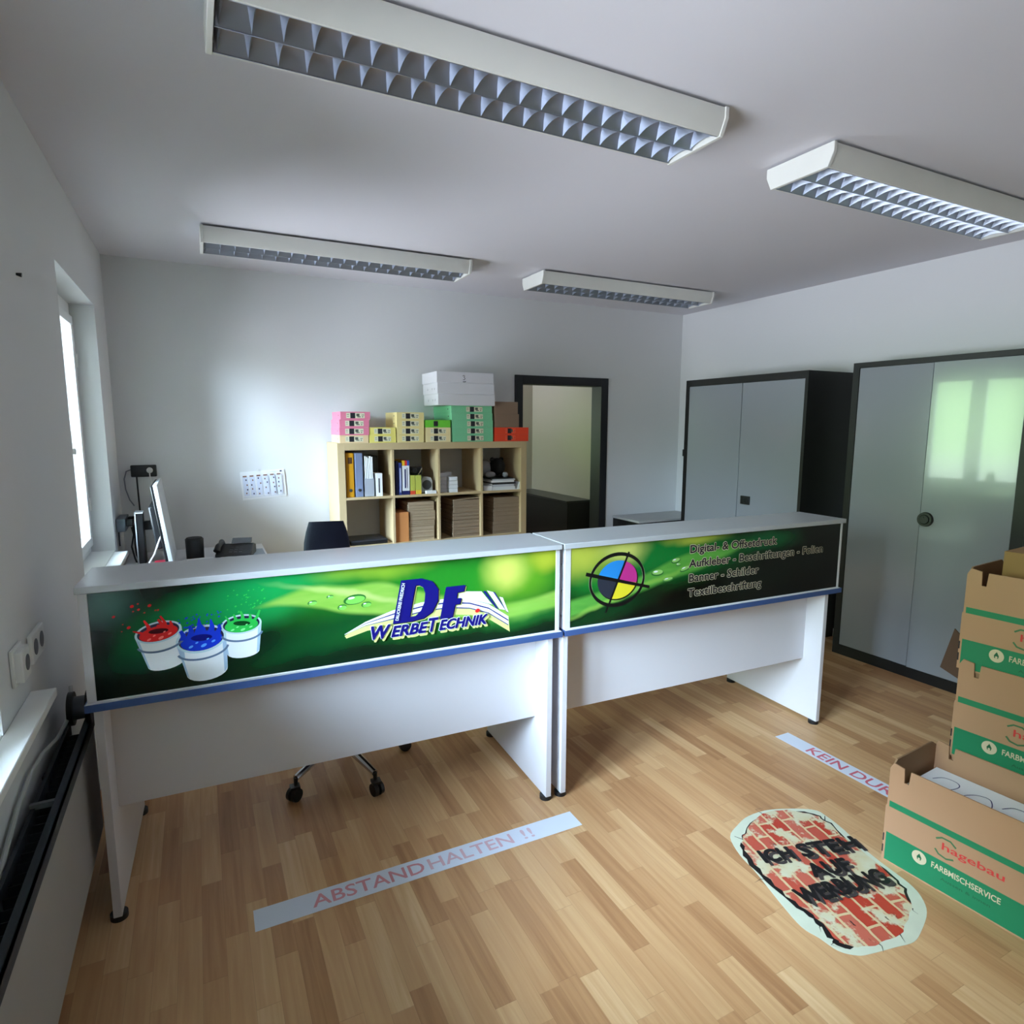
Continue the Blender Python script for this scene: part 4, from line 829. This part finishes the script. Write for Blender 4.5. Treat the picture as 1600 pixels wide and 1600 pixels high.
def brick_mat():
    m = bpy.data.materials.new('brick_print'); m.use_nodes = True; nt = m.node_tree; N = nt.nodes.new; L = nt.links.new; b = nt.nodes['Principled BSDF']
    tc = N('ShaderNodeTexCoord'); mp = N('ShaderNodeMapping'); mp.inputs['Rotation'].default_value = (0, 0, R(90)); L(tc.outputs['Object'], mp.inputs[0])
    nz = N('ShaderNodeTexNoise'); nz.inputs['Scale'].default_value = 22; nz.inputs['Detail'].default_value = 4; L(tc.outputs['Object'], nz.inputs['Vector'])
    va = N('ShaderNodeVectorMath'); va.operation = 'MULTIPLY_ADD'; L(nz.outputs['Color'], va.inputs[0]); va.inputs[1].default_value = (.012, .012, 0); L(mp.outputs[0], va.inputs[2])
    br = N('ShaderNodeTexBrick'); L(va.outputs[0], br.inputs['Vector']); br.inputs['Scale'].default_value = 1.0
    br.inputs['Brick Width'].default_value = .135; br.inputs['Row Height'].default_value = .056; br.inputs['Mortar Size'].default_value = .005; br.inputs['Mortar Smooth'].default_value = .1; br.inputs['Bias'].default_value = .0
    br.inputs['Color1'].default_value = lin((178, 52, 34)); br.inputs['Color2'].default_value = lin((190, 96, 76)); br.inputs['Mortar'].default_value = lin((206, 180, 136))
    n2 = N('ShaderNodeTexNoise'); n2.inputs['Scale'].default_value = 8.5; n2.inputs['Detail'].default_value = 6; n2.inputs['Roughness'].default_value = .62; L(tc.outputs['Object'], n2.inputs['Vector'])
    rp = N('ShaderNodeValToRGB'); rp.color_ramp.elements[0].position = .487; rp.color_ramp.elements[1].position = .54; L(n2.outputs[0], rp.inputs[0])
    pl_ = N('ShaderNodeTexNoise'); pl_.inputs['Scale'].default_value = 16; L(tc.outputs['Object'], pl_.inputs['Vector'])
    pc = N('ShaderNodeMix'); pc.data_type = 'RGBA'; L(pl_.outputs[0], pc.inputs[0]); pc.inputs[6].default_value = lin((198, 174, 114)); pc.inputs[7].default_value = lin((206, 208, 188))
    mx = N('ShaderNodeMix'); mx.data_type = 'RGBA'; L(rp.outputs[0], mx.inputs[0]); L(br.outputs['Color'], mx.inputs[6]); L(pc.outputs[2], mx.inputs[7])
    # dark scuffs
    n3 = N('ShaderNodeTexNoise'); n3.inputs['Scale'].default_value = 30; n3.inputs['Detail'].default_value = 5; mp3 = N('ShaderNodeMapping'); mp3.inputs['Scale'].default_value = (1, .35, 1); L(tc.outputs['Object'], mp3.inputs[0]); L(mp3.outputs[0], n3.inputs['Vector'])
    r3 = N('ShaderNodeValToRGB'); r3.color_ramp.elements[0].position = .66; r3.color_ramp.elements[1].position = .70; L(n3.outputs[0], r3.inputs[0])
    m2 = N('ShaderNodeMix'); m2.data_type = 'RGBA'; L(r3.outputs[0], m2.inputs[0]); L(mx.outputs[2], m2.inputs[6]); m2.inputs[7].default_value = lin((40, 32, 30))
    L(m2.outputs[2], b.inputs['Base Color']); b.inputs['Roughness'].default_value = .4
    return m
SC = (2.41, -3.48)
t = thing('floor_sticker', 'oval brick wall floor sticker with black graffiti lettering', 'floor sticker', (SC[0], SC[1], 0), R(-11))
def toloc(P):
    c, s = math.cos(R(11)), math.sin(R(11))
    return [((x-SC[0])*c-(y-SC[1])*s, (x-SC[0])*s+(y-SC[1])*c) for x, y in P]
MB().prism(smooth_poly(toloc(OUT)), 0, .0006, 'z').build('plaster_edge', mat('plaster_print', (202, 206, 184), .4, var=.10, scale=14), t)
inn = smooth_poly(toloc(INN)); rn = random.Random(9); inn = [(x+rn.uniform(-.004, .004), y+rn.uniform(-.004, .004)) for x, y in inn]
q = Print(flat()); q.poly(inn, 0)
bm = q.mb
nI = len(inn)
def crack(i0, i1, w): 
    pts = [inn[i % nI] for i in range(i0, i1)]; ws = [w*(.25+rn.random()) for _ in pts]; ws[0] = ws[-1] = .001
    q.geo(ribbon([(x+rn.uniform(-.004, .004), y) for x, y in pts], ws), 1)
crack(56, 84, .022); crack(14, 26, .010); crack(30, 40, .008); crack(84, 90, .005); crack(2, 8, .004)
for k in range(9):
    i = rn.randrange(nI); x, y = inn[i]; l = (x*x+y*y)**.5; q.geo(ribbon([(x, y), (x+x/l*.02+rn.uniform(-.02, .02), y+y/l*.02+.01), (x+x/l*.03+rn.uniform(-.03, .03), y+y/l*.03)], [.004, .002, .0005]), 1)
for dx, dy, bo, mi in ((.010, -.016, .003, 2), (0, 0, .0042, 1)):
    for s_, x, y, w, h, r_ in (('ICH', -.175, .078, .125, .062, -4), ('STEH', -.015, .066, .250, .066, -4), ('AUF', -.055, -.032, .165, .062, -3), ('WERBUNG', -.180, -.130, .365, .066, 1)):
        q.bold(fit_text(s_, w, h, 0, .05, .69), mi, (x+dx, y+dy), r_, bo)
q.build('brick_picture', [brick_mat(), mat('spray_black', (16, 14, 16), .4), mat('spray_smudge', (62, 54, 52), .5)], t)

# ================================================================ cardboard boxes
KRF = mat('carton_brown', (178, 136, 104), .75, var=.05, scale=4, bump=.1, bscale=120); KRI = mat('carton_inside', (150, 116, 86), .8, var=.06); GRN = mat('carton_green', (14, 124, 82), .6, var=.03); CREAM = mat('carton_cream', (206, 190, 160), .7)
REDK = mat('carton_red', (206, 56, 52), .6); GD = mat('carton_dark_green', (18, 92, 58), .6)
Hb, Lb, Db, th = .387, .60, .325, .006
def carton(label, loc, rz, group='open cartons with green stripes', flap=False):
    """front face in the local y/z plane at x=0, running toward -y; depth toward +x"""
    t = thing('storage_carton', label, 'box', loc, rz, group)
    # front with chamfered corner and a notch, at the two ends
    def side_profile():
        p = [(0, 0), (0, .215), (-.004, .22), (-.004, Hb-.022), (-.016, Hb), (-.052, Hb-.006), (-.055, Hb-.058), (-.070, Hb-.058), (-.074, Hb-.008)]
        return p+[(-Lb-y, z) for y, z in p[::-1]]
    MB().prism(side_profile(), 0, th, 'x').build('front_panel', KRF, t)
    MB().prism(side_profile(), Db-th, Db, 'x').build('rear_panel', KRF, t)
    for y in (-th-.002, -Lb+.002): MB().prism([(th, 0), (Db-th, 0), (Db-th, Hb-.018), (Db-.035, Hb), (.04, Hb), (th, Hb-.03)], y, y+th, 'y').build('end_panel', KRI, t)
    BOX(th, Db-th, -Lb+th+.002, -th-.002, .001, .006).build('bottom_panel', KRI, t)
    q = Print(lambda u, v, k: (-.0003-.00012*k, -u, v))
    q.poly([(.010, .006), (Lb-.010, .006), (Lb-.010, .116), (.010, .116)], 0); q.poly([(.012, .217), (Lb-.012, .217), (Lb-.012, .240), (.012, .240)], 0)
    q.poly(ell(.126, .084, .024, .024, 0, 28), 1); q.poly([(.126, .099), (.134, .085), (.132, .075), (.120, .075), (.118, .085)], 2); q.poly(ell(.126, .079, .004, .004, 0, 10), 1)
    q.geo(fit_text('hagebau', .182, .034, .012), 3, (.192, .150))
    q.geo(ribbon([(.172, .188), (.190, .200), (.216, .200), (.234, .186)], .006), 4); q.geo(ribbon([(.172, .150), (.184, .136), (.208, .131), (.230, .140)], .006), 4)
    q.geo(fit_text('FARBMISCHSERVICE', .205, .022, .02), 1, (.166, .075)); q.geo(fit_text('Aussen & innen', .148, .010, .01, 0, .69), 2, (.197, .047))
    q.build('carton_print', [GRN, CREAM, GD, REDK, mat('carton_olive', (60, 110, 70), .6)], t)
    sl = MB()
    for z in (.03, .075): sl.box(-.0002, .004, -.004, .0005, z, z+.03)
    sl.build('slot', INK, t)
    return t
fb = carton('open carton in front with 2023 paper on its contents, standing on the floor', (2.6615, -3.541, 0), R(4.2))
ang = R(5.0); ST = (2.992, -3.566)
b0 = carton('lowest striped carton of the stack, hidden behind the front carton', (ST[0]+.004, ST[1]-.004, 0), ang)
b1 = carton('middle striped carton of the stack behind the front carton', (ST[0], ST[1], .346), ang)
b2 = carton('topmost striped carton of the stack behind the front carton', (ST[0]-.010, ST[1]+.024, .692), ang)
b0.scale = (1.04, 1.04, 1); b0.location.x += .010; b0.location.y += .010; b2.scale = (.962, .962, 1); b2.location.x += .016; b2.location.y -= .016
# contents that carry the carton above
for b, nm in ((b0, 'lowest'), (b1, 'middle')):
    o = BOX(.012, Db-.012, -Lb+.014, -.014, .0065, .3452)  .build('packed_stack', KRI); tag(o, f'brown packing filling the {nm} carton of the stack', 'packing', 'packing in the stacked cartons'); o.location = b.location; o.rotation_euler = b.rotation_euler
# paper block with handwriting in the front carton
pb = thing('paper_block', 'white paper block with handwritten 2023 in the front carton', 'papers', tuple(fb.location), fb.rotation_euler.z)
BOX(.012, Db-.03, -Lb+.02, -.028, .0065, .290).build('sheets', PAPER, pb)
q = Print(lambda u, v, k: (.02+v, -u, .2905+.0001*k))
PEN = mat('pen_violet', (58, 60, 110), .5)
def hand(pts, ox, oy, s=1.0): q.geo(ribbon(smooth_open([(ox+x*s, oy+y*s) for x, y in pts]), .0036), 0)
def smooth_open(P, n=5):
    out = []; k = len(P)
    for i in range(k-1):
        p0, p1, p2, p3 = (Vector(P[max(0, min(k-1, i+j-1))]) for j in range(4))
        for s in range(n):
            u = s/n; out.append(tuple(.5*((2*p1)+(-p0+p2)*u+(2*p0-5*p1+4*p2-p3)*u*u+(-p0+3*p1-3*p2+p3)*u**3)))
    return out+[P[-1]]
two = [(.0, .17), (.02, .21), (.06, .215), (.08, .19), (.07, .14), (.03, .06), (.005, .03), (.03, .035), (.09, .03)]
hand(two, .06, .005); hand([(.05, .20), (.02, .18), (.0, .12), (.02, .05), (.05, .03), (.085, .07), (.09, .14), (.07, .19), (.05, .20)], .17, .005); hand(two, .28, .005)
hand([(.0, .18), (.03, .21), (.07, .20), (.07, .15), (.03, .125), (.07, .11), (.08, .06), (.04, .03), (.0, .05)], .39, .005)
q.build('handwriting', [PEN], pb)
# closed brown carton in the top one
t = thing('closed_carton', 'closed dark brown carton with white label inside the topmost striped carton', 'box', (b2.location.x, b2.location.y, b2.location.z), ang)
BOX(.10, .30, -Lb+.03, -.075, .0065, .452).build('body', mat('carton_dark_brown', (150, 112, 66), .75), t); BOX(.16, .27, -.34, -.15, .4525, .4535).build('white_label', PAPER, t)
# loose flap leaning out behind the stack
o = MB().prism([(0, 0), (.10, 0), (.10, .19), (.0, .15)], 0, .005, 'y').build('end_flap', mat('flap_brown', (84, 60, 46), .8), b1)
o.matrix_parent_inverse = (Matrix.Translation(b1.location) @ Matrix.Rotation(ang, 4, 'Z')).inverted(); o.location = (3.24, -3.466, .555); o.rotation_euler = (0, R(-14), R(80))
